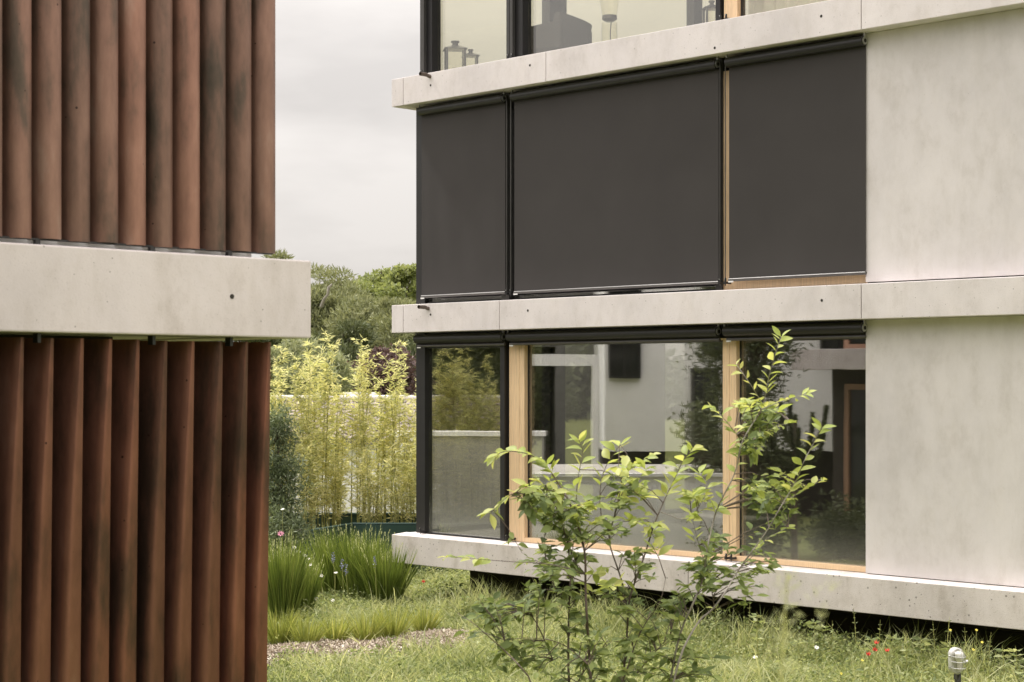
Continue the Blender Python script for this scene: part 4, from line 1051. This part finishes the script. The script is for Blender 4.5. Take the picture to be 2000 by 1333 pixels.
def flower(px, py, Y, size, m, label, cat, group, petals=5, cup=0.5, stem=True):
    x = (px - 1000) / F * Y; z = zt(py, Y)
    t = thing('flower' if cat != 'poppy' else 'poppy', label, cat, (x, Y, z), 0, group)
    mb = MB()
    for k in range(petals):
        a = 2 * math.pi * k / petals + random.random() * 0.3; c, s = math.cos(a), math.sin(a); c2, s2 = math.cos(a + 1.35 * 2.5 / petals), math.sin(a + 1.35 * 2.5 / petals); c1, s1 = math.cos(a - 1.35 * 2.5 / petals), math.sin(a - 1.35 * 2.5 / petals)
        b0 = len(mb.v)
        mb.v += [(0, 0, -size * 0.3 * cup), (c1 * size * .55, s1 * size * .55, 0), (c * size, s * size, size * cup * random.uniform(.5, 1)), (c2 * size * .55, s2 * size * .55, 0)]
        mb.f += [(b0, b0 + 1, b0 + 2), (b0, b0 + 2, b0 + 3)]
    o = mb.build('petals', M[m], t); o.rotation_euler = (R(35) + random.uniform(-.3, .3), random.uniform(-.3, .3), 0)
    MB().tube([(0, 0, -size * .2), (0, -size * 0.1, size * .12)], [size * .22, size * .15], 8).build('centre', M['yellow'] if m == 'petal' else M['hole'], t)
    if stem: MB().tube([(0, 0, -size * .2), (random.uniform(-.02, .02), .01, -z * 0.5), (random.uniform(-.04, .04), 0.02, -z)], 0.0022, 5).build('stem', M['culm'], t)
Yp = 16.5
for px, py, lb in ((1712, 1257, 'topmost of the four red poppies before the dark plinth'), (1709, 1270, 'red poppy just under the topmost one'), (1733, 1272, 'rightmost of the red poppies'), (1696, 1279, 'leftmost and lowest red poppy')):
    flower(px, py, Yp, 0.029, 'red', lb, 'poppy', 'red poppies in the meadow', 6, 1.0)
flower(827, 1137, 22.5, 0.03, 'red', 'single red poppy in the lawn under the slab corner', 'poppy', 'red poppies in the meadow', 6, 1.0)
flower(548, 1043, 23.8, 0.05, 'pink', 'pink flower beside the copper slats', 'flower', None, 9, 0.4)
k = 0
wl_ = [(596, 1086, 'white daisy left of the tall centre grass'), (603, 1092, 'white daisy beside the first of the grass clumps'), (583, 1078, 'white daisy nearest the planter end'), (606, 1104, 'white daisy low among the tall grasses'), (656, 1119, 'white daisy in front of the tall centre grass'),
       (618, 1170, 'white daisy above the pale tufts'), (650, 1173, 'white daisy between tall grass and pale tufts'), (628, 1125, 'white daisy amid the grass stems'), (575, 1070, 'highest white daisy by the pink flower'), (552, 995, 'white flower high in the grey green shrub'), (1595, 1265, 'white flower in the meadow right of the plume'), (1475, 1284, 'white flower left of the plume')]
for px, py, lb in wl_:
    flower(px, py, 22.3 if px < 1000 else 17.4, 0.028, 'petal', lb, 'flower', 'small white flowers', 10, 0.15)
for px, py, lb in ((1856, 1231, 'yellow flower above the left side of the lamp'), (1907, 1231, 'yellow flower high before the plinth right of the lamp'), (1918, 1255, 'yellow flower right of the lamp'), (1901, 1269, 'yellow flower close to the lamp cage'), (1684, 1290, 'yellow flower left below the poppies'), (1643, 1316, 'yellow flower near the bottom edge')):
    flower(px, py, 16.4, 0.016, 'yellow', lb, 'flower', 'small yellow flowers', 5, 0.3)
# blue flower spikes
for px, py, lb in ((651, 1082, 'blue flower spike before the planter'), (668, 1096, 'blue flower spike right of the taller one'), (732, 1090, 'blue flower spike in the dark grass clump'), (676, 1105, 'lowest blue flower spike')):
    Y = 22.6; x = (px - 1000) / F * Y; z = zt(py, Y)
    t = thing('flower_spike', lb, 'flower', (x, Y, 0), 0, 'blue flower spikes')
    MB().tube([(0.03, 0, 0), (0, 0, z)], 0.003, 5).build('stem', M['culm'], t)
    n = 34; P = np.stack([RNG.normal(size=n) * 0.010, RNG.normal(size=n) * 0.010, z - 0.12 + RNG.random(n) * 0.14], 1)
    V, Fc = leaves(P, rdir(n), 0.018, 0.014); link('florets', np_mesh('florets', V, [Fc], M['blue']), t)

# ------------------------------------------------------------------ bulkhead lamp on a post
YL = 15.6
gl = thing('garden_lamp', 'oval caged glass bulkhead lamp on a grey post in the lower right grass', 'lamp', ((1868 - 1000) / F * YL, YL, 0), R(18))
zc = zt(1291, YL); rw, rh = 0.062, 0.115
boxo('post', (0.02, 0.062, 0.02, 0.062, -0.1, zc + 0.02), M['rail'], gl, 0.003)
def capsule(r, h, y0, y1, n=28, sc=1.0):
    pts = []
    for k in range(n):
        a = 2 * math.pi * k / n; c, s = math.cos(a), math.sin(a)
        pts.append((c * r * sc, (h - r) * (1 if s > 0 else -1) * sc + s * r * sc))
    return pts
m = MB(); rings = [(1.0, 0.0), (1.0, -0.012), (0.92, -0.02)]; base = []
for sc_, yy_ in [(1.0, 0.035)] + rings:
    base.append([(x_, yy_, zc + z_) for x_, z_ in capsule(rw, rh, 0, 0, 28, sc_)])
b0 = 0
for rr_ in base: m.v += rr_
for j in range(3):
    for k in range(28): m.f.append((j * 28 + k, j * 28 + (k + 1) % 28, (j + 1) * 28 + (k + 1) % 28, (j + 1) * 28 + k))
m.f.append(tuple(range(28))); m.f.append(tuple(range(84, 112))[::-1])
hsg = m.build('housing', m_plain('lamp_housing', (0.55, 0.54, 0.52), 0.4, 0.3), gl, smooth=True)
m = MB()
prof = [(0.88, -0.02), (0.86, -0.05), (0.75, -0.078), (0.5, -0.095), (0.2, -0.1)]
for sc_, yy_ in prof: m.v += [(x_, yy_, zc + z_) for x_, z_ in capsule(rw, rh, 0, 0, 28, sc_)]
for j in range(4):
    for k in range(28): m.f.append((j * 28 + k, j * 28 + (k + 1) % 28, (j + 1) * 28 + (k + 1) % 28, (j + 1) * 28 + k))
m.f.append(tuple(range(112, 140)))
gm_ = m_glass('lamp_glass', (0.86, 0.86, 0.82), 0.12, 0.0)
m.build('glass_globe', gm_, gl, smooth=True)
m = MB().tube([(0, -0.045, zc - 0.01), (0, -0.045, zc + 0.03), (0, -0.045, zc + 0.07), (0, -0.045, zc + 0.088)], [0.02, 0.037, 0.035, 0.018], 16); m.build('bulb', M['petal'], gl)
MB().tube([(0, -0.045, zc - 0.01), (0, -0.045, zc - 0.07)], 0.02, 14).build('lamp_socket', M['concwall'], gl)
m = MB()
for dz in (-0.055, 0.0, 0.045):
    m.tube([(math.cos(a) * rw * 1.02, -0.02 - 0.088 * math.sin(a), zc + dz) for a in np.linspace(0, math.pi, 12)], 0.0022, 6)
m.tube([(0, -0.01 - 0.1 * math.sin(a), zc + math.cos(a) * rh * 1.02) for a in np.linspace(0, math.pi, 16)], 0.0022, 6)
m.build('wire_cage', M['steel'], gl)
m = MB()
for sx, dz in ((-1, 0.045), (-1, -0.055)): m.tube([(sx * rw, 0, zc + dz), (sx * (rw + 0.02), -0.004, zc + dz)], 0.007, 8)
m.tube([(rw, 0.01, zc - 0.015), (rw + 0.045, 0.01, zc - 0.015)], 0.012, 10).tube([(rw + 0.03, 0.01, zc - 0.015), (rw + 0.05, 0.01, zc - 0.015)], 0.019, 10)
m.build('clamp_lug', M['steel'], gl)
MB().tube([(-0.02, 0.0, zc - rh + 0.005), (-0.028, -0.01, zc - rh - 0.04), (0.0, -0.01, zc - rh - 0.062), (0.03, 0.0, zc - rh - 0.04), (0.045, 0.02, zc - rh + 0.0)], 0.005, 8).build('cable', M['black'], gl)

# ------------------------------------------------------------------ neighbours that the glass mirrors
def rf_(px, py, D): return (22.45 - D, 22.45 - D * (px - 1000) / F, H + (HZ - py) / F * D)
wh = thing('white_house', 'tall white rendered house opposite, mirrored in the ground floor windows', 'house', (0, 0, 0))
Dw = 38.0; WX = 22.45 - Dw
_, ya, _ = rf_(1180, 0, Dw); _, yb, _ = rf_(1700, 0, Dw)
zg = rf_(0, 882, Dw)[2]
boxo('wall', (WX - 6, WX, yb - 4, ya, zg, 8.5), M['white'], wh)
boxo('base_wall', (WX - 5.6, WX - 0.5, yb - 4, ya - 0.2, 0, zg), M['plinth'], wh)
def wwin(px0, px1, py0, py1, D=Dw, par=wh):
    x_, y0_, z0_ = rf_(px0, py1, D); _, y1_, z1_ = rf_(px1, py0, D)
    a, b_ = min(y0_, y1_), max(y0_, y1_)
    f = MB().box(x_, x_ + 0.12, a, a + 0.05, z0_, z1_).box(x_, x_ + 0.12, b_ - 0.05, b_, z0_, z1_).box(x_, x_ + 0.12, a, b_, z0_ - 0.05, z0_).box(x_, x_ + 0.12, a, b_, z1_, z1_ + 0.05).box(x_, x_ + 0.08, (a + b_) / 2 - 0.02, (a + b_) / 2 + 0.02, z0_, z1_).build('window', M['black'], par)
    boxo('pane', (x_, x_ + 0.03, a + 0.05, b_ - 0.05, z0_, z1_), M['glassdark'], f)
wwin(1187, 1250, 560, 735); wwin(1370, 1412, 560, 688); wwin(1348, 1402, 725, 878); wwin(1600, 1680, 560, 700)
gh = thing('grey_house', 'grey rendered house with a white framed loggia mirrored at the left of the middle window', 'house', (0, 0, 0))
Dg = 43.0; x_, y0_, _ = rf_(1182, 0, Dg)
boxo('wall', (x_ - 5, x_, y0_, y0_ + 1.2, 0, 7.5), m_plain('grey_render', (0.16, 0.155, 0.15), 0.8), gh)
boxo('upper_wall', (x_ - 5, x_, y0_ + 1.2, y0_ + 9, 3.75, 7.5), m_plain('grey_render_dark', (0.13, 0.125, 0.12), 0.8), gh)
Df = 34.0
x_, yl, zt_ = rf_(1024, 693, Df); _, yr, zb_ = rf_(1168, 900, Df)
boxo('loggia_beam', (x_ - 0.3, x_, yr, yl + 0.02, zt_ - 0.22, zt_), M['white'], gh)
boxo('loggia_post', (x_ - 0.3, x_, yr, yr + 0.13, 0, zt_ - 0.22), M['white'], gh)
boxo('loggia_roof', (x_ - 3, x_ - 0.3, yr, yl + 0.02, zt_ - 0.12, zt_ - 0.02), M['concwall'], gh)
pr = thing('parapet_block', 'low white rendered block with gravel top mirrored behind the shrub', 'wall', (0, 0, 0))
xn, y0_, ztp = rf_(1440, 925, 27.0); xf = rf_(0, 0, 30.4)[0]; y1_ = rf_(1027, 0, 27)[1] + 0.02
boxo('wall', (xf, xn, y0_, y1_, 0, ztp - 0.05), M['white'], pr)
boxo('gravel_top', (xf + 0.1, xn - 0.08, y0_ + 0.1, y1_ - 0.1, ztp - 0.05, ztp - 0.01), M['gravel'], pr)
boxo('coping', (xn - 0.08, xn + 0.04, y0_ - 0.02, y1_, ztp - 0.05, ztp + 0.0), M['white'], pr)
gw = thing('garden_wall', 'grey rendered garden wall with pale coping mirrored in the left corner glass', 'wall', (0, 0, 0))
Dv = 31.0; gx, gy0, gz = rf_(1062, 852, Dv); _, gy1, gz2 = rf_(800, 845, Dv)
boxo('wall', (gx - 0.2, gx, gy0, gy1 + 6, 0, gz), m_plain('wall_render', (0.30, 0.29, 0.275), 0.85, 0, 0.1, 2), gw)
boxo('coping', (gx - 0.24, gx + 0.04, gy0 - 0.03, gy1 + 6, gz, gz2 + 0.02), M['white'], gw)
tree('conifer', 'dark feathery conifer mirrored beside the second timber mullion', (22.45 - 30, 22.45 - 30 * 0.135, 0), 7.0, 0.75, 0.4, 'darkpine', 90, 16000, 0.12, 0.03, 0.42, None, 0.1, 1.2, 0.4)
tree('small_tree', 'airy young tree mirrored in the middle window', (22.45 - 27.5, 22.45 - 27.5 * 0.105, 0), zt(775, 27.5), 0.42, 0.8, 'darkpine', 34, 1500, 0.11, 0.035, 0.45, None, 0.03, 1.0, 0.3)
# monkey puzzle: upturned thick arms
mp_ = thing('monkey_puzzle', 'dark monkey puzzle like conifer with upturned arms mirrored right of the mullion', 'tree', (22.45 - 28, 22.45 - 28 * 0.158, 0))
tb2 = MB().tube([(0, 0, 0), (0.02, 0.02, 1.0), (0, 0, 2.3)], [0.06, 0.05, 0.02], 8); tb2.build('trunk', M['bark'], mp_)
P, D = [], []
for k in range(10):
    a = k * 2.4; r0 = random.uniform(0.35, 0.62)
    for u in np.linspace(0, 1, 46):
        c = Vector((math.cos(a) * r0 * math.sin(u * 1.5), math.sin(a) * r0 * math.sin(u * 1.5), 1.45 + 0.05 * k + 0.7 * u ** 2.2))
        for q in range(22):
            dd = Vector((random.gauss(0, 1), random.gauss(0, 1), random.gauss(0.8, 0.8))).normalized(); P.append(tuple(c)); D.append(tuple(dd))
V, Fc = leaves(np.array(P), np.array(D), 0.065, 0.022); link('crown', np_mesh('crown', V, [Fc], M['darkpine']), mp_)
for k, (px, D_, hgt, rad, lb) in enumerate(((880, 46, 8.5, 2.6, 'big dark evergreen mirrored in the corner glass'), (960, 52, 9.0, 2.6, 'big dark evergreen mirrored next to the black mullion'), (790, 50, 9, 2.6, 'big dark evergreen west of the gardens'), (1060, 50, 6.5, 2.0, 'evergreen behind the white loggia'), (690, 48, 8, 2.6, 'evergreen far to the west of the bamboo'))):
    tree('evergreen_tree', lb, (22.45 - D_, 22.45 - D_ * (px - 1000) / F, 0), hgt, rad, 0.3, 'darkpine', 70, 11000, 0.34, 0.14, 0.26, 'dark evergreens west of the gardens', 0.25, 0.8, 0.2)
for k, (px, D_, hg, lb) in enumerate(((1480, 28.8, 1.25, 'shrub darkened to stand for shaded meadow, mirrored low by the second mullion'), (1660, 29.5, 0.9, 'low shrub darkened to stand for shaded meadow, mirrored by the left house gable'), (1395, 27.6, 1.2, 'shrub darkened to stand for shaded meadow, mirrored at the end of the parapet'))):
    tree('garden_shrub', lb, (22.45 - D_, 22.45 - D_ * (px - 1000) / F, 0), hg, 0.6, 0.05, 'darkpine', 40, 4200, 0.10, 0.035, 0.4, 'shrubs between the two houses', 0.03, 1.0, 0.2)  # dark leaf colour put in where shaded meadow would mirror
# unseen trees added behind the viewer so the copper slats turn dark
for k, (x_, y_, hg, rad) in enumerate(((-14, -16, 9, 4), (-8.5, -5, 9.5, 3.6), (0, -21, 9.5, 4), (7, -20, 10, 4), (-13.5, 0.5, 10, 3.6), (-5, -11, 9.5, 3.6), (13, -18, 9, 4))):
    tree('slat_shade_tree', 'unseen dark tree added to darken the slats, ' + ['southwest one', 'close to the left of the path', 'straight behind', 'second towards the southeast', 'nearest to the slats', 'between the path and the far ones', 'easternmost one'][k], (x_, y_, 0), hg, rad, 0.4, 'darkpine', 70, 7000, 0.55, 0.3, 0.3, 'unseen trees added to darken the slats', 0.25, 0.9, 0.1)

# ------------------------------------------------------------------ foreground shrub
YS = 9.6
def sp(px, py, dy=0.0):
    Y = YS + dy; return Vector(((px - 1000) / F * Y, Y, H + (HZ - py) / F * Y))
sb = thing('shrub', 'large multi stemmed shrub with fresh yellow green leaves in front of the window', 'shrub', (0, 0, 0))
base = Vector(sp(1190, 1333)) ; base.z = 0
def smooth_path(pts, it=2):
    for _ in range(it):
        q = [pts[0]]
        for a, b_ in zip(pts[:-1], pts[1:]): q += [a.lerp(b_, 0.25), a.lerp(b_, 0.75)]
        q.append(pts[-1]); pts = q
    return pts
stems = [  # photo polylines, bottom radius px, material
    ([(1110, 1333), (1110, 1243), (1111, 1201), (1113, 1147), (1116, 1105), (1104, 1040), (1085, 985)], 5.5, 'stem', 0.1),
    ([(1154, 1333), (1151, 1282), (1146, 1205), (1143, 1147), (1144, 1082), (1131, 1032), (1110, 974), (1092, 947), (1065, 905), (1031, 885), (985, 880), (966, 892)], 6, 'stem', -0.1),
    ([(1216, 1333), (1225, 1243), (1227, 1178), (1239, 1139), (1258, 1089), (1273, 1039), (1285, 1005), (1312, 947), (1335, 897), (1354, 876)], 5, 'stem', 0.05),
    ([(1226, 1190), (1215, 1135), (1196, 1082), (1187, 1051), (1200, 1010), (1214, 960), (1225, 915), (1245, 905), (1272, 890)], 3.4, 'stem', 0.15),
    ([(1308, 1333), (1327, 1236), (1354, 1178), (1373, 1135), (1381, 1070), (1396, 1005), (1412, 970), (1439, 920), (1445, 870), (1468, 830), (1490, 800), (1500, 740), (1515, 690), (1526, 658)], 4.4, 'greystem', -0.2),
    ([(1318, 1300), (1362, 1213), (1392, 1192), (1415, 1160), (1435, 1124), (1467, 1079), (1500, 1036), (1522, 994), (1555, 942), (1570, 900), (1590, 865), (1606, 835)], 4, 'greystem', -0.35),
    ([(1042, 1333), (1015, 1301), (985, 1270), (950, 1240), (923, 1216), (893, 1198)], 3.6, 'stem', -0.5),
    ([(1080, 1290), (1054, 1228), (1038, 1201), (1030, 1190)], 3, 'stem', 0.2),
    ([(1112, 1190), (1085, 1151), (1066, 1112), (1064, 1060), (1063, 1028)], 2.6, 'stem', 0.1),
    ([(1128, 1030), (1125, 960), (1133, 910), (1140, 880), (1130, 860)], 2, 'stem', 0.0),
    ([(1175, 1020), (1170, 960), (1180, 915), (1202, 882), (1212, 868)], 2, 'stem', 0.1),
    ([(1100, 962), (1050, 955), (1000, 962), (975, 985), (957, 1004)], 2, 'stem', -0.15),
    ([(1290, 1000), (1340, 1020), (1378, 990), (1400, 995)], 2, 'greystem', -0.1),
    ([(1340, 1022), (1370, 985), (1385, 950), (1366, 925)], 1.8, 'greystem', -0.1),
    ([(1110, 1110), (1060, 1100), (1000, 1098), (930, 1092), (880, 1088)], 2, 'stem', -0.9),
    ([(1490, 790), (1462, 745), (1438, 712)], 2, 'greystem', -0.2),
    ([(1488, 800), (1530, 782), (1575, 770)], 2, 'greystem', -0.2),
    ([(1440, 850), (1412, 815), (1388, 795)], 1.8, 'greystem', -0.15),
    ([(1470, 860), (1510, 835), (1545, 825)], 1.8, 'greystem', -0.2),
    ([(1530, 985), (1570, 955), (1608, 938)], 1.8, 'greystem', -0.35),
    ([(1470, 1075), (1500, 1050), (1540, 1030)], 1.5, 'greystem', -0.35),
    ([(1395, 1190), (1390, 1150), (1370, 1080), (1358, 1040), (1350, 1000)], 2, 'stem', 0.1),
    ([(1240, 1320), (1290, 1262), (1310, 1240)], 2.5, 'stem', 0.0),
    ([(1128, 1333), (1160, 1280), (1200, 1250)], 2.5, 'stem', 0.2),
    ([(1216, 1333), (1250, 1230), (1290, 1180), (1300, 1130)], 2.5, 'stem', -0.2),
    ([(1150, 1300), (1100, 1255), (1040, 1245), (985, 1250)], 2.2, 'stem', -0.3),
]
allpts = []
for pl_, rpx, mt_, dy in stems:
    pts = []
    n_ = len(pl_)
    for i, (a, b_) in enumerate(pl_):
        pts.append(sp(a, b_, dy + 0.10 * math.sin(i * 1.3 + a)))
    if pl_[0][1] >= 1290 and rpx >= 3.5:
        p0 = pts[0]; bb = base + Vector((p0.x - base.x, p0.y - base.y, 0)) * 0.35
        pts = [bb, bb.lerp(p0, 0.5)] + pts
    pts = smooth_path(pts, 2); r0 = rpx / F * YS * 0.5; N_ = len(pts)
    MB().tube(pts, [max(0.0012, r0 * (1.15 - 0.95 * i / (N_ - 1))) for i in range(N_)], 7).build('branch', M[mt_], sb)
    allpts += [(p, (p - pts[max(0, i - 1)])) for i, p in enumerate(pts) if p.z > 1.2]
AP = np.array([tuple(p) for p, _ in allpts])

# leaf shapes
def leaf_mesh(name, m, curl, wid):
    mb = MB(); rows = [(0, 0.0), (0.12, 0.30), (0.32, 0.88), (0.52, 1.0), (0.74, 0.72), (0.90, 0.30), (1.0, 0.0)]
    for i, (u, wf) in enumerate(rows):
        z = -curl * u * u; hw = wid * wf * 0.5
        if wf == 0: mb.v.append((u, 0, z))
        else: mb.v += [(u, -hw, z + hw * 0.35), (u, 0, z), (u, hw, z + hw * 0.35)]
    mb.f = [(0, 1, 2), (0, 2, 3)]
    for r_ in range(4):
        a = 1 + 3 * r_; mb.f += [(a, a + 3, a + 4, a + 1), (a + 1, a + 4, a + 5, a + 2)]
    mb.f += [(13, 16, 14), (14, 16, 15)]
    return mb.mesh(name, m, smooth=True)
LM = {k: [leaf_mesh('leaf', M[k], c, w_) for c, w_ in ((0.12, 0.48), (0.28, 0.43), (-0.06, 0.38), (0.42, 0.52))] for k in ('young', 'mature')}
Lv = []    # (pos, dir, size, kind)
def add_leaf(p, d, size, kind): Lv.append((Vector(p), Vector(d).normalized(), size, kind))
PX = YS / F
# leaves along the young tips
def tipleaves(pl_, dy, n, kind='young', size=34):
    pts = smooth_path([sp(a, b_, dy) for a, b_ in pl_], 2); N_ = len(pts)
    for k in range(n):
        f = (k + 0.6) / n * (N_ - 1); i = min(N_ - 2, int(f)); p = pts[i].lerp(pts[i + 1], f - i); ax = (pts[i + 1] - pts[i]).normalized()
        side = Vector((0, 0, 1)).cross(ax) if k % 2 == 0 else ax.cross(Vector((0, 0, 1)))
        side = (side.normalized() if side.length > .01 else Vector((1, 0, 0)))
        if abs(ax.z) > 0.7: side = Vector((1 if k % 2 else -1, random.uniform(-.7, .7), 0))
        d = side * 0.8 + ax * 0.7 + Vector((random.uniform(-.25, .25), random.uniform(-.5, .3), random.uniform(-.3, .35)))
        add_leaf(p, d, size * PX * random.uniform(0.75, 1.2), kind)
tips = [([(1080, 925), (1065, 905), (1031, 885), (985, 880), (966, 892)], -0.1, 16, 40), ([(1133, 925), (1140, 880), (1130, 860)], 0, 8, 34), ([(1172, 950), (1180, 915), (1202, 882), (1212, 868)], 0.1, 9, 38),
        ([(1225, 915), (1245, 905), (1272, 890)], 0.15, 7, 34), ([(1300, 970), (1312, 947), (1335, 897), (1354, 876)], 0.05, 14, 38), ([(1050, 955), (1000, 962), (975, 985), (957, 1004)], -0.15, 10, 34),
        ([(1340, 1020), (1378, 990), (1402, 995)], -0.1, 8, 38), ([(1370, 985), (1385, 950), (1366, 925)], -0.1, 8, 34), ([(1498, 770), (1500, 740), (1515, 690), (1526, 658)], -0.2, 13, 30),
        ([(1490, 790), (1462, 745), (1438, 712)], -0.2, 7, 26), ([(1488, 800), (1530, 782), (1575, 770)], -0.2, 9, 28), ([(1440, 850), (1412, 815), (1388, 795)], -0.15, 10, 32), ([(1470, 860), (1510, 835), (1545, 825)], -0.2, 8, 28),
        ([(1540, 965), (1555, 942), (1570, 900), (1590, 865), (1606, 835)], -0.35, 13, 32), ([(1530, 985), (1570, 955), (1608, 938)], -0.35, 7, 32), ([(1470, 1075), (1500, 1050), (1540, 1030)], -0.35, 6, 30),
        ([(1358, 1060), (1350, 1000), (1352, 975)], 0.1, 9, 34), ([(960, 1094), (930, 1092), (870, 1088)], -0.9, 8, 30), ([(1396, 1005), (1412, 970), (1439, 920), (1447, 870)], -0.2, 10, 30),
        ([(1040, 1010), (1060, 975), (1075, 935)], 0.0, 7, 34), ([(1250, 985), (1245, 940), (1262, 915)], 0.1, 8, 34), ([(1200, 1000), (1150, 985), (1120, 950)], 0.0, 7, 36), ([(1280, 1010), (1240, 990), (1222, 975)], 0.0, 6, 34)]
for a, dy, n_, sz in tips: tipleaves(a, dy, round(n_ * 1.45), 'young', sz * 0.86)
clusters = [(1080, 985, 42, 52, 'm'), (1045, 985, 30, 22, 'm'), (1065, 960, 40, 16, 'y'), (1110, 1020, 38, 30, 'm'), (1215, 965, 34, 26, 'm'), (1230, 945, 40, 16, 'y'), (1190, 1035, 28, 22, 'm'), (1130, 1070, 38, 24, 'm'), (1140, 1000, 30, 12, 'y'),
            (1050, 1105, 46, 24, 'm'), (1100, 1120, 40, 22, 'm'), (1070, 1165, 46, 20, 'm'), (1240, 1110, 40, 16, 'm'), (1110, 1205, 40, 16, 'm'), (1370, 1115, 30, 24, 'm'), (1400, 1065, 26, 12, 'm'), (1320, 1175, 40, 18, 'm'),
            (1140, 1265, 50, 24, 'm'), (1240, 1265, 50, 28, 'm'), (1185, 1305, 60, 34, 'm'), (945, 1190, 38, 20, 'm'), (975, 1245, 40, 20, 'm'), (1005, 1285, 40, 14, 'm'), (1065, 1290, 40, 16, 'm'), (925, 1225, 30, 10, 'm'),
            (1485, 1095, 38, 20, 'm'), (1455, 1150, 38, 14, 'm'), (1405, 1125, 30, 14, 'm'), (1490, 820, 36, 44, 'm'), (1465, 872, 24, 16, 'm'), (1512, 958, 34, 36, 'm'), (1520, 1002, 28, 18, 'm'), (1480, 800, 40, 12, 'y'), (1505, 950, 40, 10, 'y'),
            (1270, 1040, 40, 14, 'y'), (1350, 1140, 40, 16, 'm'), (1290, 1230, 45, 18, 'm'), (1330, 1290, 45, 20, 'm'), (1390, 1320, 40, 14, 'm'), (1240, 1180, 40, 16, 'm'), (1180, 1130, 35, 10, 'y'), (1040, 1190, 30, 10, 'm'), (1270, 1310, 50, 24, 'm'), (1100, 1325, 50, 20, 'm'),
            (1000, 1180, 40, 8, 'm'), (1345, 985, 36, 8, 'y'), (1160, 1180, 40, 10, 'm')]
tw_ = MB()
for cx, cy, rr, n_, kd in clusters:
    nt_ = max(1, round(n_ * 2.75 / 5))
    for k in range(nt_):
        a = random.uniform(0, 6.28); r_ = rr * math.sqrt(random.random())
        tip = sp(cx + math.cos(a) * r_, cy + math.sin(a) * r_ * 0.9, random.uniform(-0.28, 0.28))
        dd = np.linalg.norm(AP - np.array(tuple(tip)) + np.array([0, 0, 0.05]), axis=1); j = int(np.argmin(dd)); root = Vector(AP[j])
        mid_ = root.lerp(tip, 0.5) + Vector((0, 0, 0.02))
        tw_.tube([root, mid_, tip], [0.0028, 0.0022, 0.0012], 4, False)
        ax = (tip - mid_).normalized()
        for q in range(6):
            u = q / 5; p = mid_.lerp(tip, 0.15 + 0.85 * u)
            aa = random.uniform(0, 6.28)
            sd_ = Vector((math.cos(aa), math.sin(aa) * 0.8, random.uniform(-0.35, 0.45)))
            add_leaf(p, sd_ * 0.9 + ax * 0.5, (26 if kd == 'm' else 30) * PX * random.uniform(0.5, 1.25), 'mature' if kd == 'm' else 'young')
tag(tw_.build('twigs', M['stem'], sb), kind='stuff')
def leaf_matrix(p, d, s):
    up_ = Vector((random.gauss(0, 0.45), random.gauss(-0.25, 0.45), 1)).normalized()
    y_ = up_.cross(d).normalized(); z_ = d.cross(y_).normalized()
    return Matrix(((d.x * s, y_.x * s, z_.x * s, p.x), (d.y * s, y_.y * s, z_.y * s, p.y), (d.z * s, y_.z * s, z_.z * s, p.z), (0, 0, 0, 1)))
yl_ = [l for l in Lv if l[3] == 'young']; ml_ = [l for l in Lv if l[3] != 'young']
random.shuffle(ml_)
first = (yl_ + ml_)[:298]; rest = (yl_ + ml_)[298:]
for p, d, s, kd in first:
    o = link('leaf', random.choice(LM[kd]), sb); o.matrix_world = leaf_matrix(p, d, s)
for kd, nm in (('young', 'young_leaves'), ('mature', 'older_leaves')):
    Vs, F3, F4, off = [], [], [], 0
    src = []
    for me in LM[kd]:
        co = np.array([v.co[:] for v in me.vertices]); f3 = np.array([p.vertices[:] for p in me.polygons if len(p.vertices) == 3]); f4 = np.array([p.vertices[:] for p in me.polygons if len(p.vertices) == 4])
        src.append((co, f3, f4))
    for p, d, s, k2 in rest:
        if k2 != kd: continue
        co, f3, f4 = random.choice(src); mtx = np.array(leaf_matrix(p, d, s))
        Vs.append(co @ mtx[:3, :3].T + mtx[:3, 3]); F3.append(f3 + off); F4.append(f4 + off); off += len(co)
    if Vs:
        me = np_mesh(nm, np.concatenate(Vs), [np.concatenate(F3), np.concatenate(F4)], M[kd]); me.polygons.foreach_set('use_smooth', [True] * len(me.polygons))
        o = link(nm, me, sb); o['kind'] = 'stuff'

# soft out of focus plume close to the camera
YP = 2.3
pm = thing('grass_plume', 'pale feathery grass plume out of focus near the camera', 'grass', ((1520 - 1000) / F * YP, YP, 0))
h1 = zt(1120, YP)
MB().tube([(0.02, 0, 0), (0.01, 0, 1.4), (0, 0, h1 - 0.2), (0.012, 0, h1)], [0.003, 0.003, 0.002, 0.001], 5).build('stalk', M['culm'], pm)
n = 260; u = RNG.random(n)
P = np.stack([RNG.normal(size=n) * 0.008 + 0.012 * u, RNG.normal(size=n) * 0.008, h1 - 0.30 + 0.30 * u], 1)
P[:, 0] += (RNG.random(n) < 0.4) * (P[:, 2] - h1 + 0.3) * 0.16; D = rdir(n, 0.9, 0.5); V, Fc = leaves(P, D, 0.018, 0.0016); link('plume', np_mesh('plume', V, [Fc], M['plume']), pm)
